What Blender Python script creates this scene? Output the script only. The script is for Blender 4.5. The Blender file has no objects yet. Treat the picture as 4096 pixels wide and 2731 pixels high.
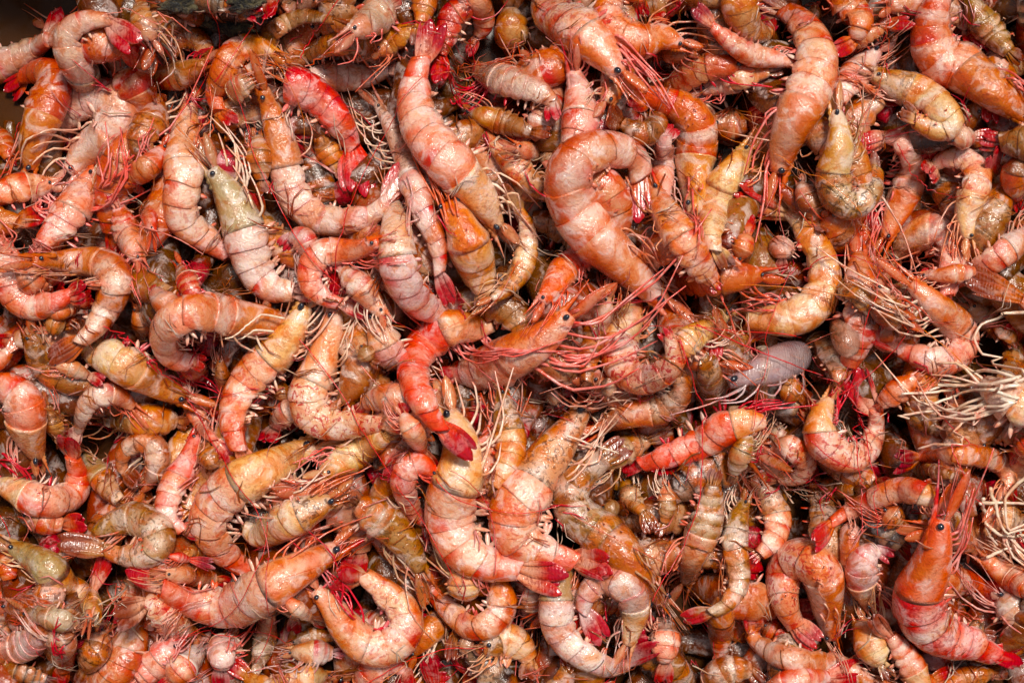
import bpy, math, random, re
import numpy as np
from mathutils import Vector

# ------------------------------------------------------------------ camera, world, sun, exposure
scn = bpy.context.scene
H_CAM = 0.55                      # metres above the tray floor
W_TRAY = 0.4096                   # width seen at the tray floor
cam_d = bpy.data.cameras.new("camera"); cam = bpy.data.objects.new("camera", cam_d)
scn.collection.objects.link(cam)
cam.location = (0, 0, H_CAM); cam.rotation_euler = (0, 0, 0)
cam_d.sensor_width = 36.0; cam_d.lens = 18.0 / (W_TRAY / 2 / H_CAM)
cam_d.clip_start = 0.01; cam_d.clip_end = 50
scn.camera = cam
world = bpy.data.worlds.new("World"); scn.world = world; world.use_nodes = True
nt = world.node_tree
SUN_EL, SUN_AZ = math.radians(64), math.radians(24)   # azimuth from +Y towards +X
sky = nt.nodes.new("ShaderNodeTexSky"); sky.sky_type = 'NISHITA'; sky.sun_disc = False
sky.sun_elevation = SUN_EL; sky.sun_rotation = SUN_AZ
sky.dust_density = 4.0; sky.ozone_density = 1.0
grey = nt.nodes.new("ShaderNodeHueSaturation"); grey.inputs["Saturation"].default_value = 0.35   # thin even cloud
nt.links.new(sky.outputs[0], grey.inputs["Color"])
bg = nt.nodes["Background"]; bg.inputs["Strength"].default_value = 0.06
nt.links.new(grey.outputs[0], bg.inputs["Color"])
sun_d = bpy.data.lights.new("sun", 'SUN'); sun = bpy.data.objects.new("sun", sun_d)
scn.collection.objects.link(sun)
sun_d.energy = 2.8; sun_d.angle = math.radians(11); sun_d.color = (1.0, 0.93, 0.84)
sd = Vector((math.sin(SUN_AZ) * math.cos(SUN_EL), math.cos(SUN_AZ) * math.cos(SUN_EL), math.sin(SUN_EL)))
sun.rotation_euler = sd.to_track_quat('Z', 'Y').to_euler()
scn.view_settings.view_transform = 'Standard'; scn.view_settings.look = 'None'
scn.view_settings.exposure = 0.22; scn.view_settings.gamma = 1.0
scn.cycles.max_bounces = 6; scn.cycles.diffuse_bounces = 3; scn.cycles.glossy_bounces = 2
scn.cycles.transmission_bounces = 3; scn.cycles.transparent_max_bounces = 6
scn.cycles.caustics_reflective = False; scn.cycles.caustics_refractive = False

rng = random.Random(11)
nrg = np.random.RandomState(11)

def lin(r, g, b):
    f = lambda c: (c / 255 / 12.92) if c / 255 <= 0.04045 else ((c / 255 + 0.055) / 1.055) ** 2.4
    return np.array([f(r), f(g), f(b)])

# ------------------------------------------------------------------ materials
def new_mat(name):
    m = bpy.data.materials.new(name); m.use_nodes = True
    t = m.node_tree
    return m, t, t.nodes["Principled BSDF"], t.nodes.new, t.links.new

def noise(t, scale, detail, rough, vec, dist=0.0):
    n = t.nodes.new("ShaderNodeTexNoise"); n.inputs["Scale"].default_value = scale
    n.inputs["Detail"].default_value = detail; n.inputs["Roughness"].default_value = rough
    n.inputs["Distortion"].default_value = dist
    t.links.new(vec, n.inputs["Vector"]); return n.outputs["Fac"]

def ramp(t, src, a, b):
    n = t.nodes.new("ShaderNodeMapRange"); n.interpolation_type = 'SMOOTHSTEP'
    n.inputs["From Min"].default_value = a; n.inputs["From Max"].default_value = b
    t.links.new(src, n.inputs["Value"]); return n.outputs["Result"]

def mix(t, fac, a, b, mode='MIX'):
    n = t.nodes.new("ShaderNodeMix"); n.data_type = 'RGBA'; n.blend_type = mode
    for sock, v in ((n.inputs[0], fac), (n.inputs[6], a), (n.inputs[7], b)):
        if isinstance(v, (int, float)): sock.default_value = v
        elif isinstance(v, tuple): sock.default_value = v
        else: t.links.new(v, sock)
    return n.outputs[2]

def mul(t, a, b, op='MULTIPLY'):
    n = t.nodes.new("ShaderNodeMath"); n.operation = op
    for s, v in ((n.inputs[0], a), (n.inputs[1], b)):
        if isinstance(v, (int, float)): s.default_value = v
        else: t.links.new(v, s)
    return n.outputs[0]

def pigment_nodes(t, strength=1.0):
    """base colour from the pigment attribute, painted shading included, mottled by noise"""
    at = t.nodes.new("ShaderNodeAttribute"); at.attribute_name = "pig"
    sp = t.nodes.new("ShaderNodeAttribute"); sp.attribute_name = "spot"
    tc = t.nodes.new("ShaderNodeTexCoord"); v = tc.outputs["Object"]
    hue = noise(t, 58, 2, 0.5, v, 0.7); big = noise(t, 125, 3, 0.55, v, 0.9); mid = noise(t, 430, 4, 0.6, v, 0.8); fine = noise(t, 1500, 2, 0.6, v, 0.4)
    spot = noise(t, 330, 4, 0.68, v, 1.4)
    c = at.outputs["Color"]
    amber = mix(t, 1.0, c, (1.0, 0.66, 0.28, 1), 'MULTIPLY'); flesh = mix(t, 1.0, c, (1.0, 0.50, 0.40, 1), 'MULTIPLY')
    deep = mix(t, 1.0, c, (0.80, 0.40, 0.18, 1), 'MULTIPLY'); pale = mix(t, 0.42, c, (0.94, 0.84, 0.80, 1))
    c0 = mix(t, mul(t, ramp(t, hue, 0.50, 0.68), 0.45 * strength), c, amber)
    c0 = mix(t, mul(t, ramp(t, hue, 0.48, 0.32), 0.55 * strength), c0, flesh)
    c1 = mix(t, mul(t, ramp(t, big, 0.50, 0.64), 0.85 * strength), c0, pale)
    c2 = mix(t, mul(t, ramp(t, big, 0.46, 0.34), 0.62 * strength), c1, deep)
    c3 = mix(t, mul(t, ramp(t, mid, 0.56, 0.72), 0.45 * strength), c2, deep)
    sf = mul(t, ramp(t, spot, 0.515, 0.60), sp.outputs["Alpha"])
    c4 = mix(t, sf, c3, sp.outputs["Color"])
    hs = t.nodes.new("ShaderNodeHueSaturation"); hs.inputs['Hue'].default_value = 0.494; hs.inputs['Saturation'].default_value = 1.12; hs.inputs['Value'].default_value = 1.06
    t.links.new(c4, hs.inputs['Color'])
    return hs.outputs[0], big, mid, fine, v

def bump_on(t, bs, hgt, dist, strength=1.0, coat=True):
    b = t.nodes.new("ShaderNodeBump"); b.inputs["Distance"].default_value = dist
    b.inputs["Strength"].default_value = strength
    t.links.new(hgt, b.inputs["Height"]); t.links.new(b.outputs[0], bs.inputs["Normal"])
    if coat: t.links.new(b.outputs[0], bs.inputs["Coat Normal"])

M = {}
m, t, bs, N, L = new_mat("shrimp_shell")
col, big, mid, fine, v = pigment_nodes(t)
L(col, bs.inputs["Base Color"])
L(mul(t, ramp(t, big, 0.3, 0.7), 0.25), bs.inputs["Roughness"])
r = mul(t, mul(t, ramp(t, mid, 0.3, 0.7), 0.16), 0.16, 'ADD'); L(r, bs.inputs["Roughness"])
bs.inputs["Coat Weight"].default_value = 1.0; bs.inputs["Coat Roughness"].default_value = 0.05
bs.inputs["Coat IOR"].default_value = 1.38
bs.inputs["Subsurface Weight"].default_value = 0.22
bs.inputs["Subsurface Radius"].default_value = (1.0, 0.36, 0.14); bs.inputs["Subsurface Scale"].default_value = 0.0016
bump_on(t, bs, mul(t, mul(t, mid, 0.8), mul(t, fine, 0.15), 'ADD'), 0.0010, 0.7)
M['shell'] = m

m, t, bs, N, L = new_mat("thin_shell")
col, big, mid, fine, v = pigment_nodes(t, 0.35)
wv = N("ShaderNodeTexWave"); wv.inputs["Scale"].default_value = 160; wv.inputs["Distortion"].default_value = 6
L(v, wv.inputs["Vector"])
L(col, bs.inputs["Base Color"]); bs.inputs["Roughness"].default_value = 0.24
bs.inputs["Coat Weight"].default_value = 0.7; bs.inputs["Coat Roughness"].default_value = 0.06
at = N("ShaderNodeAttribute"); at.attribute_name = "clear"
L(mul(t, 1.0, at.outputs["Fac"], 'SUBTRACT'), bs.inputs["Alpha"])
wv.inputs['Scale'].default_value = 260
bump_on(t, bs, mul(t, mul(t, wv.outputs["Fac"], 0.25), mid, 'ADD'), 0.0007, 0.4)
M['thin'] = m

m, t, bs, N, L = new_mat("limb_shell")
col, big, mid, fine, v = pigment_nodes(t, 0.7)
L(col, bs.inputs["Base Color"]); bs.inputs["Roughness"].default_value = 0.28
bs.inputs["Coat Weight"].default_value = 0.5; bs.inputs["Coat Roughness"].default_value = 0.12
bump_on(t, bs, mid, 0.0006, 0.5)
M['limb'] = m

m, t, bs, N, L = new_mat("black_eye")
tc = N("ShaderNodeTexCoord")
L(mix(t, noise(t, 500, 3, 0.6, tc.outputs["Object"]), (0.004, 0.005, 0.010, 1), (0.03, 0.035, 0.055, 1)), bs.inputs["Base Color"])
bs.inputs["Roughness"].default_value = 0.16; bs.inputs["Coat Weight"].default_value = 0.8
M['eye'] = m

m, t, bs, N, L = new_mat("brown_plastic")
tc = N("ShaderNodeTexCoord"); v = tc.outputs["Object"]
L(mix(t, noise(t, 25, 5, 0.6, v), (0.025, 0.009, 0.004, 1), (0.07, 0.024, 0.008, 1)), bs.inputs["Base Color"])
bs.inputs["Roughness"].default_value = 0.4
bump_on(t, bs, noise(t, 200, 3, 0.6, v), 0.001, 0.4, False)
M['tray'] = m

m, t, bs, N, L = new_mat("brown_brine")
tc = N("ShaderNodeTexCoord"); v = tc.outputs["Object"]
L(mix(t, noise(t, 18, 4, 0.6, v, 1.0), (0.02, 0.006, 0.004, 1), (0.13, 0.042, 0.006, 1)), bs.inputs["Base Color"])
bs.inputs["Roughness"].default_value = 0.22; bs.inputs["IOR"].default_value = 1.34; bs.inputs["Specular IOR Level"].default_value = 0.3
bs.inputs["Alpha"].default_value = 0.85
bump_on(t, bs, noise(t, 45, 2, 0.5, v, 0.6), 0.004, 0.35, False)
M['brine'] = m

m, t, bs, N, L = new_mat("rotten_scrap")
tc = N("ShaderNodeTexCoord"); v = tc.outputs["Object"]
L(mix(t, ramp(t, noise(t, 300, 5, 0.7, v, 1.0), 0.4, 0.65), (0.012, 0.012, 0.014, 1), (0.16, 0.13, 0.06, 1)), bs.inputs["Base Color"])
bs.inputs["Roughness"].default_value = 0.35; bs.inputs["Coat Weight"].default_value = 0.5
bump_on(t, bs, noise(t, 500, 5, 0.7, v), 0.003, 1.0)
M['scrap'] = m

# ------------------------------------------------------------------ mesh helpers
COL = scn.collection

def smooth(x): x = np.clip(x, 0, 1); return x * x * (3 - 2 * x)

def make_mesh(name, V, F4, mat, pig=None, spot=None, clear=None, F3=None):
    me = bpy.data.meshes.new(name)
    V = np.asarray(V, np.float32).reshape(-1, 3); F4 = np.asarray(F4, np.int32).reshape(-1, 4)
    n3 = 0 if F3 is None else len(F3)
    me.vertices.add(len(V)); me.vertices.foreach_set("co", V.ravel())
    loops = F4.ravel()
    if n3: loops = np.concatenate([loops, np.asarray(F3, np.int32).ravel()])
    me.loops.add(len(loops)); me.loops.foreach_set("vertex_index", loops.astype(np.int32))
    starts = np.arange(len(F4)) * 4
    if n3: starts = np.concatenate([starts, len(F4) * 4 + np.arange(n3) * 3])
    me.polygons.add(len(starts)); me.polygons.foreach_set("loop_start", starts.astype(np.int32))
    me.update(calc_edges=True)
    me.polygons.foreach_set("use_smooth", np.ones(len(starts), bool))
    if pig is not None:
        a = me.attributes.new("pig", 'FLOAT_COLOR', 'POINT')
        c = np.ones((len(V), 4), np.float32); c[:, :3] = np.asarray(pig).reshape(-1, 3); a.data.foreach_set("color", c.ravel())
    if spot is not None:
        a = me.attributes.new("spot", 'FLOAT_COLOR', 'POINT')
        c = np.empty((len(V), 4), np.float32); c[:] = np.asarray(spot).reshape(-1, 4); a.data.foreach_set("color", c.ravel())
    if clear is not None:
        a = me.attributes.new("clear", 'FLOAT', 'POINT')
        c = np.empty(len(V), np.float32); c[:] = clear; a.data.foreach_set("value", c)
    me.materials.append(M[mat])
    return me

def link(name, me, parent):
    o = bpy.data.objects.new(name, me); COL.objects.link(o)
    if parent is not None: o.parent = parent
    return o

def tube_faces(nr, ns, base=0):
    i = np.arange(nr - 1)[:, None] * ns; j = np.arange(ns)[None, :]; jn = (j + 1) % ns
    f = np.stack([i + j, i + jn, i + ns + jn, i + ns + j], -1).reshape(-1, 4) + base
    return f

def grid_tube(R):
    """R: rings x segs x 3 -> verts, quads, tris, closed at both ends"""
    nr, ns, _ = R.shape
    V = np.concatenate([R.reshape(-1, 3), R[0].mean(0)[None], R[-1].mean(0)[None]])
    F = tube_faces(nr, ns)
    j = np.arange(ns); jn = (j + 1) % ns
    a = np.stack([np.full(ns, nr * ns), jn, j], -1)
    b = np.stack([np.full(ns, nr * ns + 1), (nr - 1) * ns + j, (nr - 1) * ns + jn], -1)
    F3 = np.concatenate([a, b]); c0 = V.mean(0)
    vol = np.einsum('ij,ij->i', V[F[:, 0]] - c0, np.cross(V[F[:, 1]] - c0, V[F[:, 2]] - c0)).sum()
    return (V, F, F3) if vol > 0 else (V, F[:, ::-1], F3[:, ::-1])       # faces always look outward

def limb(points, radii, ns=5, flat=None):
    P = np.asarray(points, float); n = len(P)
    T = np.gradient(P, axis=0); T /= np.linalg.norm(T, axis=1)[:, None] + 1e-12
    up = np.array([0.13, 0.21, 1.0]); A = np.cross(T, up); A /= np.linalg.norm(A, axis=1)[:, None] + 1e-12
    B = np.cross(A, T)
    th = np.arange(ns) / ns * 2 * np.pi
    r = np.asarray(radii)[:, None, None]
    k = 1.0 if flat is None else flat
    R = P[:, None] + r * (np.cos(th)[None, :, None] * A[:, None] + k * np.sin(th)[None, :, None] * B[:, None])
    return grid_tube(R)

def curve_pts(ctrl, n):
    """Catmull-Rom through ctrl, resampled to n equal steps"""
    C = np.asarray(ctrl, float)
    C = np.vstack([2 * C[0] - C[1], C, 2 * C[-1] - C[-2]])
    out = []
    for k in range(1, len(C) - 2):
        p0, p1, p2, p3 = C[k - 1:k + 3]
        tt = np.linspace(0, 1, 20, endpoint=False)[:, None]
        out.append(0.5 * (2 * p1 + (p2 - p0) * tt + (2 * p0 - 5 * p1 + 4 * p2 - p3) * tt ** 2 + (3 * p1 - p0 - 3 * p2 + p3) * tt ** 3))
    out.append(C[-2][None]); Q = np.vstack(out)
    d = np.concatenate([[0], np.cumsum(np.linalg.norm(np.diff(Q, axis=0), axis=1))])
    s = np.linspace(0, d[-1], n)
    return np.stack([np.interp(s, d, Q[:, k]) for k in range(Q.shape[1])], 1)

# ------------------------------------------------------------------ height field of the heap
RES = 0.0015
GX0, GY0, GNX, GNY = -0.27, -0.20, 360, 267
BRINE_Z = 0.004
HM = np.full((GNY, GNX), BRINE_Z)

def cell(x, y): return (x - GX0) / RES, (y - GY0) / RES
def hm_at(x, y):
    i = int(min(max((x - GX0) / RES, 0), GNX - 1)); j = int(min(max((y - GY0) / RES, 0), GNY - 1))
    return HM[j, i]
def hm_disc(x, y, r, q):
    cx, cy = cell(x, y); k = max(1, int(r / RES))
    i0, i1 = max(0, int(cx) - k), min(GNX, int(cx) + k + 1); j0, j1 = max(0, int(cy) - k), min(GNY, int(cy) + k + 1)
    if i0 >= i1 or j0 >= j1: return BRINE_Z
    return float(np.percentile(HM[j0:j1, i0:i1], q))
def hm_stamp(x, y, z, r, vert):
    cx, cy = cell(x, y); k = int(r / RES) + 2
    i0, i1 = max(0, int(cx) - k), min(GNX, int(cx) + k + 1); j0, j1 = max(0, int(cy) - k), min(GNY, int(cy) + k + 1)
    if i0 >= i1 or j0 >= j1: return
    jj, ii = np.mgrid[j0:j1, i0:i1]
    d2 = ((ii - cx) ** 2 + (jj - cy) ** 2) * RES * RES / (r * r)
    top = np.where(d2 < 1, z + vert * np.sqrt(np.maximum(0, 1 - d2)), -1)
    HM[j0:j1, i0:i1] = np.maximum(HM[j0:j1, i0:i1], top)

def gauss(a, s):
    k = np.arange(-3 * int(s) - 1, 3 * int(s) + 2); w = np.exp(-0.5 * (k / s) ** 2); w /= w.sum()
    return np.convolve(np.pad(a, len(k) // 2, mode='edge'), w, 'valid')

# ------------------------------------------------------------------ pigments
PAL = {'P': lin(232, 174, 144), 'R': lin(228, 100, 80), 'O': lin(226, 140, 76), 'A': lin(204, 128, 60),
       'Y': lin(230, 194, 136), 'B': lin(174, 124, 68), 'K': lin(166, 126, 50), 'G': lin(176, 156, 114),
       'W': lin(222, 194, 184), 'D': lin(58, 36, 28), 'S': lin(230, 182, 148), 'C': lin(244, 124, 84),
       'T': lin(218, 146, 100), 'X': lin(206, 190, 192)}
PAL = {k: c ** 1.16 for k, c in PAL.items()}
SPOT = {'B': (lin(74, 34, 12), 0.75), 'K': (lin(66, 38, 8), 0.7), 'S': (lin(178, 44, 44), 0.7), 'G': (lin(80, 60, 40), 0.35),
        'Y': (lin(150, 70, 25), 0.4), 'O': (lin(160, 50, 16), 0.45), 'P': (lin(190, 60, 44), 0.4), 'R': (lin(150, 20, 24), 0.5),
        'W': (lin(150, 80, 66), 0.4), 'A': (lin(120, 44, 10), 0.4), 'D': (lin(25, 18, 14), 0.6), 'C': (lin(205, 58, 30), 0.4),
        'T': (lin(180, 78, 40), 0.3), 'X': (lin(90, 70, 80), 0.3)}
WHITE0 = WHITE = lin(238, 216, 198); RED = lin(200, 26, 24); HOT = lin(226, 60, 44)
FANC = {'r': lin(176, 2, 6), 'a': lin(116, 42, 6), 'm': lin(140, 2, 32)}
LEGC = {'w': lin(238, 216, 190), 'p': lin(234, 150, 136), 'r': lin(204, 46, 46), 'd': lin(206, 134, 84)}

def blade(base, dirv, side, up, L, wd, camber, nl=9, nw=5, tipw=0.25, thick=0.03, peak=0.6):
    """a thin leaf of shell with a real thickness; returns verts, quads, (along, across)"""
    s = np.linspace(0, 1, nl); q = np.linspace(-1, 1, nw)
    w = wd * (0.30 + 0.70 * smooth(s / peak)) * np.where(s > peak, np.sqrt(np.maximum(0.0, 1 - ((s - peak) / (1 - peak)) ** 2 * (1 - tipw ** 2))), 1)
    Sx, Qx = np.meshgrid(s, q, indexing='ij')
    P = base + dirv * (L * Sx)[..., None] + side * (w[:, None] * Qx)[..., None] + up * (camber * wd * (1 - Qx ** 2) - 0.12 * L * Sx ** 2 * camber)[..., None]
    Pb = P - up * (thick * wd * (1.02 - 0.8 * np.abs(Qx)))[..., None]
    V = np.concatenate([P.reshape(-1, 3), Pb.reshape(-1, 3)]); n = nl * nw
    i = (np.arange(nl - 1)[:, None] * nw + np.arange(nw - 1)[None, :]).ravel()
    top = np.stack([i, i + 1, i + nw + 1, i + nw], -1); bot = top[:, ::-1] + n
    e = []
    for k in range(nl - 1):
        a, b = k * nw, (k + 1) * nw; e += [[a, b, b + n, a + n], [b + nw - 1, a + nw - 1, a + nw - 1 + n, b + nw - 1 + n]]
    for k in range(nw - 1):
        a = (nl - 1) * nw + k; e += [[a, a + 1, a + 1 + n, a + n], [k + 1, k, k + n, k + 1 + n]]
    F = np.concatenate([top, bot, np.array(e)])
    return V, F, np.concatenate([Sx.ravel(), Sx.ravel()]), np.concatenate([Qx.ravel(), Qx.ravel()])

def unit(v): return v / (np.linalg.norm(v) + 1e-12)

NS = 64
SEG = np.array([0.92, 1.0, 1.08, 1.0, 0.92, 1.22])
late_antennae = []
heads = []

def shrimp(z_layer, w_px, pal, opts, ctrl, label, group=None, detail=2):
    ctrl = np.asarray(ctrl, float); w_px = w_px * 1.15
    tip2 = ctrl[-1]; Q = curve_pts(ctrl[:-1], NS)
    # which side the back lies on
    hd = np.diff(Q[::6], axis=0); cr = hd[:-1, 0] * hd[1:, 1] - hd[:-1, 1] * hd[1:, 0]
    turn = np.sum(np.arctan2(cr, (hd[:-1] * hd[1:]).sum(1)))
    if 'L' in opts: side = -1
    elif 'R' in opts: side = 1
    else: side = -1 if turn > 0.05 else (1 if turn < -0.05 else rng.choice((-1, 1)))
    top_view = 'U' in opts
    roll = side * math.radians(rng.uniform(4, 14) if top_view else rng.uniform(64, 82))
    mc = re.search(r'c([.\d]+)', opts); cfrac = float(mc.group(1)) if mc else rng.uniform(0.36, 0.42)
    no_head = ('n' in opts.split()) or cfrac == 0
    ab, ca = pal[0], pal[-1]
    # ---- heights: the shrimp drapes over what already lies there
    u = np.linspace(0, 1, NS)
    prof = np.where(u < max(cfrac, 1e-6), 0.38 + 0.60 * (1 - (1 - np.clip(u / max(cfrac, 1e-6), 0, 1)) ** 1.6), 1.0)
    ua = np.clip((u - cfrac) / max(1 - cfrac, 1e-6), 0, 1)
    prof = prof * np.where(u > cfrac, 1.06 - 0.56 * ua ** 1.9, 0.98 + 0.08 * smooth((u - .7 * cfrac) / max(.3 * cfrac, 1e-6)))
    if cfrac > 0.9: prof = (0.36 + 0.64 * smooth(u / 0.6)) * np.sqrt(np.maximum(.03, 1 - (np.maximum(0, u - .72) / .285) ** 2))
    zc = 0.02
    for _ in range(2):
        sc = (H_CAM - zc) / H_CAM
        X = (Q[:, 0] - 2048) * 1e-4 * sc; Y = -(Q[:, 1] - 1365.5) * 1e-4 * sc
        hgt = w_px * 0.5e-4 * sc * prof
        if top_view: hgt = hgt / 0.84
        wid = hgt * 0.80
        vert = np.abs(np.cos(roll)) * hgt + np.abs(np.sin(roll)) * wid; vert = np.minimum(vert, np.maximum(hgt, wid))
        visr = np.abs(np.sin(roll)) * hgt + np.abs(np.cos(roll)) * wid; visr = np.minimum(visr, np.maximum(hgt, wid))
        req = np.array([hm_disc(X[k], Y[k], 0.62 * visr[k], 72 if z_layer < 6 else 84) for k in range(NS)]) + vert * (0.55 if z_layer < 6 else 0.66)
        rs = gauss(req, 5); fit = np.polyval(np.polyfit(u, rs, 2), u)
        Z = 0.5 * rs + 0.5 * fit
        Z = gauss(np.maximum(Z, req - (0.42 if z_layer < 6 else 0.20) * vert), 4)
        if z_layer > 0:      # an upper shrimp rests on, never inside, the ones below
            Z = np.maximum(Z, np.array([hm_disc(X[k], Y[k], 0.4 * visr[k], 92) for k in range(NS)]) - (0.62 if z_layer > 4 else 0.72) * vert)
            Z = gauss(Z, 2.2)
        Z = np.maximum(Z, vert * 0.85)
        zc = Z[:, None][:, 0]
    sc = (H_CAM - Z) / H_CAM
    X = (Q[:, 0] - 2048) * 1e-4 * sc; Y = -(Q[:, 1] - 1365.5) * 1e-4 * sc
    P = np.stack([X, Y, Z], 1)
    k0 = NS // 2; org = np.array([X[k0], Y[k0], max(0.0, Z[k0] - vert[k0])])
    scm = float(sc.mean()); Wm = w_px * 1e-4 * scm
    for k in range(NS): hm_stamp(X[k], Y[k], Z[k], visr[k], vert[k])
    T = np.gradient(P, axis=0); T /= np.linalg.norm(T, axis=1)[:, None]
    UP = np.array([0, 0, 1.0]); Nn = UP - T * T[:, 2:3]; Nn /= np.linalg.norm(Nn, axis=1)[:, None]
    Rr = np.cross(T, Nn)
    rl = roll * (1 + 0.0 * u)
    D = np.cos(rl)[:, None] * Nn + np.sin(rl)[:, None] * Rr
    S = np.cross(T, D)
    if S[k0, 2] < 0: S = -S            # S points to the flank that faces up
    length = float(np.sum(np.linalg.norm(np.diff(P, axis=0), axis=1)))
    def at(uu, arr):
        uu = np.asarray(uu, float); r = np.stack([np.interp(uu, u, arr[:, k]) for k in range(3)], -1)
        neg = np.minimum(uu, 0); pos = np.maximum(uu - 1, 0)
        if arr is P: r = r + neg[..., None] * length * T[0] + pos[..., None] * length * T[-1]
        return r
    # ---- the thing
    shellonly = cfrac > 0.9
    root = bpy.data.objects.new("empty_shell" if shellonly else "shrimp", None); COL.objects.link(root)
    root.empty_display_size = 0.01
    root.location = org; root["label"] = label; root["category"] = "shell" if shellonly else "shrimp"
    root["group"] = group or "shrimp heaped in the tray"
    heads.append((root, P[0].copy(), org, Wm))
    # ---- pigment of this one
    jit = 1 + nrg.uniform(-0.10, 0.10, 3) * np.array([0.6, 1, 1])
    cab = np.clip(PAL[ab] * jit, 0, 1); kc = .92 if ca in 'AKGTX' else .70
    cca = np.clip((PAL[ca] * kc + PAL[ab] * (1 - kc)) * jit, 0, 1)
    tint = np.array([.76, .58, .42]) if z_layer <= 4 else np.array([.92, .80, .66]) if z_layer == 5 else np.ones(3)  # pigment multiplied darker and browner in the lower layers
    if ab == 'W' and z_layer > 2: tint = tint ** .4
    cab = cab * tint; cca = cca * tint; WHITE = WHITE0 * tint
    spc, spa = SPOT[ab]; spA = np.array([*spc, spa * rng.uniform(0.6, 1.15)])
    spc, spa = SPOT[ca]; spC = np.array([*spc, spa * rng.uniform(0.5, 1.0)])
    mf = re.search(r'f(\w)', opts); fanc = FANC[mf.group(1)] if mf else FANC['r']
    ml = re.search(r'l([wpr])', opts)
    legc = LEGC[ml.group(1)] if ml else (LEGC['w'] * 0.3 + cab * 0.6 if rng.random() < 0.6 else LEGC['p'] * 0.5 + cca * 0.5)
    loc = lambda V: np.asarray(V) - org
    nth = 20; th = np.arange(nth) / nth * 2 * np.pi
    cth, sth = np.cos(th), np.sin(th)
    ath = np.abs((th + np.pi) % (2 * np.pi) - np.pi)
    def ring(uu, sca, low, lobe, sweep=0.0):
        """cross-section: rounded back, flatter flanks, hanging flap edges, hollow belly"""
        uu = uu + sweep * (np.sin(np.minimum(ath, math.radians(150)) * .75) ** 2)
        p, d, s, hh, ww = at(uu, P), at(uu, D), at(uu, S), np.interp(uu, u, hgt), np.interp(uu, u, wid)
        fd = np.where(cth > 0, cth ** 1 * 1.0, cth * low)
        fd = fd - lobe * np.exp(-((ath - math.radians(122)) / math.radians(20)) ** 2)
        fs = np.sign(sth) * np.abs(sth) ** 0.85 * np.where(ath > math.radians(140), 0.8, 1.0)
        return p + d * (hh * sca * (fd - 0.12)).reshape(-1, 1) + s * (ww * sca * fs)[:, None]
    bump1 = nrg.uniform(-1, 1, (3, 4))
    # ---- carapace
    if cfrac > 0.02:
        nr = 17; vv = np.linspace(0, 1, nr)
        rings = []
        for v_ in vv:
            sca = 1.0 + 0.03 * smooth((v_ - 0.8) / 0.2) + 0.02 * math.sin(v_ * 9 + bump1[0, 0] * 3)
            rings.append(ring(v_ * cfrac * 1.03, sca, 0.82 + 0.1 * math.sin(math.pi * v_), 0.10 * math.sin(math.pi * min(1, v_ * 1.1)) if v_ < .95 else 0.02))
        rings.append(ring(cfrac * 1.025, 0.985, 0.82, 0.0))
        R = np.stack(rings); vr = np.concatenate([vv, [1.0]])
        V, F, F3 = grid_tube(R)
        vg = np.concatenate([np.repeat(vr, nth), [0, 1]]); tg = np.concatenate([np.tile(ath, nr + 1), [1.5, 1.5]])
        org_s = rng.uniform(0.0, 0.55) if ca in 'OYPSTAWBC' else 0.15
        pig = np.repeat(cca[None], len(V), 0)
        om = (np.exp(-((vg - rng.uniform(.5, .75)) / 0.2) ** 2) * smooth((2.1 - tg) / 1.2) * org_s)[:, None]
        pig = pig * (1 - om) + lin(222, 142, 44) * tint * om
        fm = (smooth((0.35 - vg) / 0.35) * rng.uniform(.0, .25))[:, None]; pig = pig * (1 - fm) + (HOT if ca in 'PROTSCW' else lin(150, 84, 40)) * fm
        lm = (smooth((tg - 1.9) / 0.5) * 0.45)[:, None]; pig = pig * (1 - lm) + (WHITE * 0.8) * lm
        rm = (smooth((vg - 0.93) / 0.05) * 0.35)[:, None]; pig = pig * (1 - rm) + WHITE * rm
        wm_ = (np.exp(-((tg - 1.3) / .5) ** 2) * rng.uniform(.25, .6) * (.35 if ca in 'AKG' else 1))[:, None]; pig = pig * (1 - wm_) + WHITE * wm_
        dm = (np.exp(-(tg / 0.55) ** 2) * rng.uniform(.3, .7))[:, None]; pig = pig * (1 - dm) + cca * np.array([.82, .42, .2]) * dm  # darker back: partly natural pigment, partly painted rim shading
        spv = np.repeat(spC[None], len(V), 0)
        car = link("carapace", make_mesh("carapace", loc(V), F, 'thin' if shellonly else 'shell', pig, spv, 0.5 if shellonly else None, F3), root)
        if not no_head or 'e' in opts.split():
            # eyes on short stalks, one each flank
            for sgn in ((1, -1) if 'e' in opts.split() else (1,)):
                if 'e' not in opts.split() and rng.random() < .25: continue
                uu = 0.085 * cfrac; e_r = Wm * rng.uniform(0.046, 0.066) * (1.22 if 'e' in opts.split() else 1)
                c0 = at(uu, P) + at(uu, D) * np.interp(uu, u, hgt) * 0.42 + sgn * at(uu, S) * np.interp(uu, u, wid) * 1.02
                c0 = c0 - T[0] * e_r * 0.6
                sqx = rng.uniform(.75, 1.5); a1 = np.linspace(0, np.pi, 9); a2 = np.arange(12) / 12 * 2 * np.pi
                Rg = np.stack([np.stack([np.cos(a1[i]) * np.ones(12) * sqx, np.sin(a1[i]) * np.cos(a2), np.sin(a1[i]) * np.sin(a2)], 1) for i in range(9)]) * e_r
                ax, ay, az = unit(-T[0] + sgn * 0.6 * S[0]), unit(D[0]), None
                ay = unit(ay - ax * ay.dot(ax)); az = np.cross(ax, ay)
                G = c0 + Rg[..., :1] * ax + Rg[..., 1:2] * ay + Rg[..., 2:] * az
                V, F, F3 = grid_tube(G); link("eye", make_mesh("eye", loc(V), F, 'eye', None, None, None, F3), car)
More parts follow.
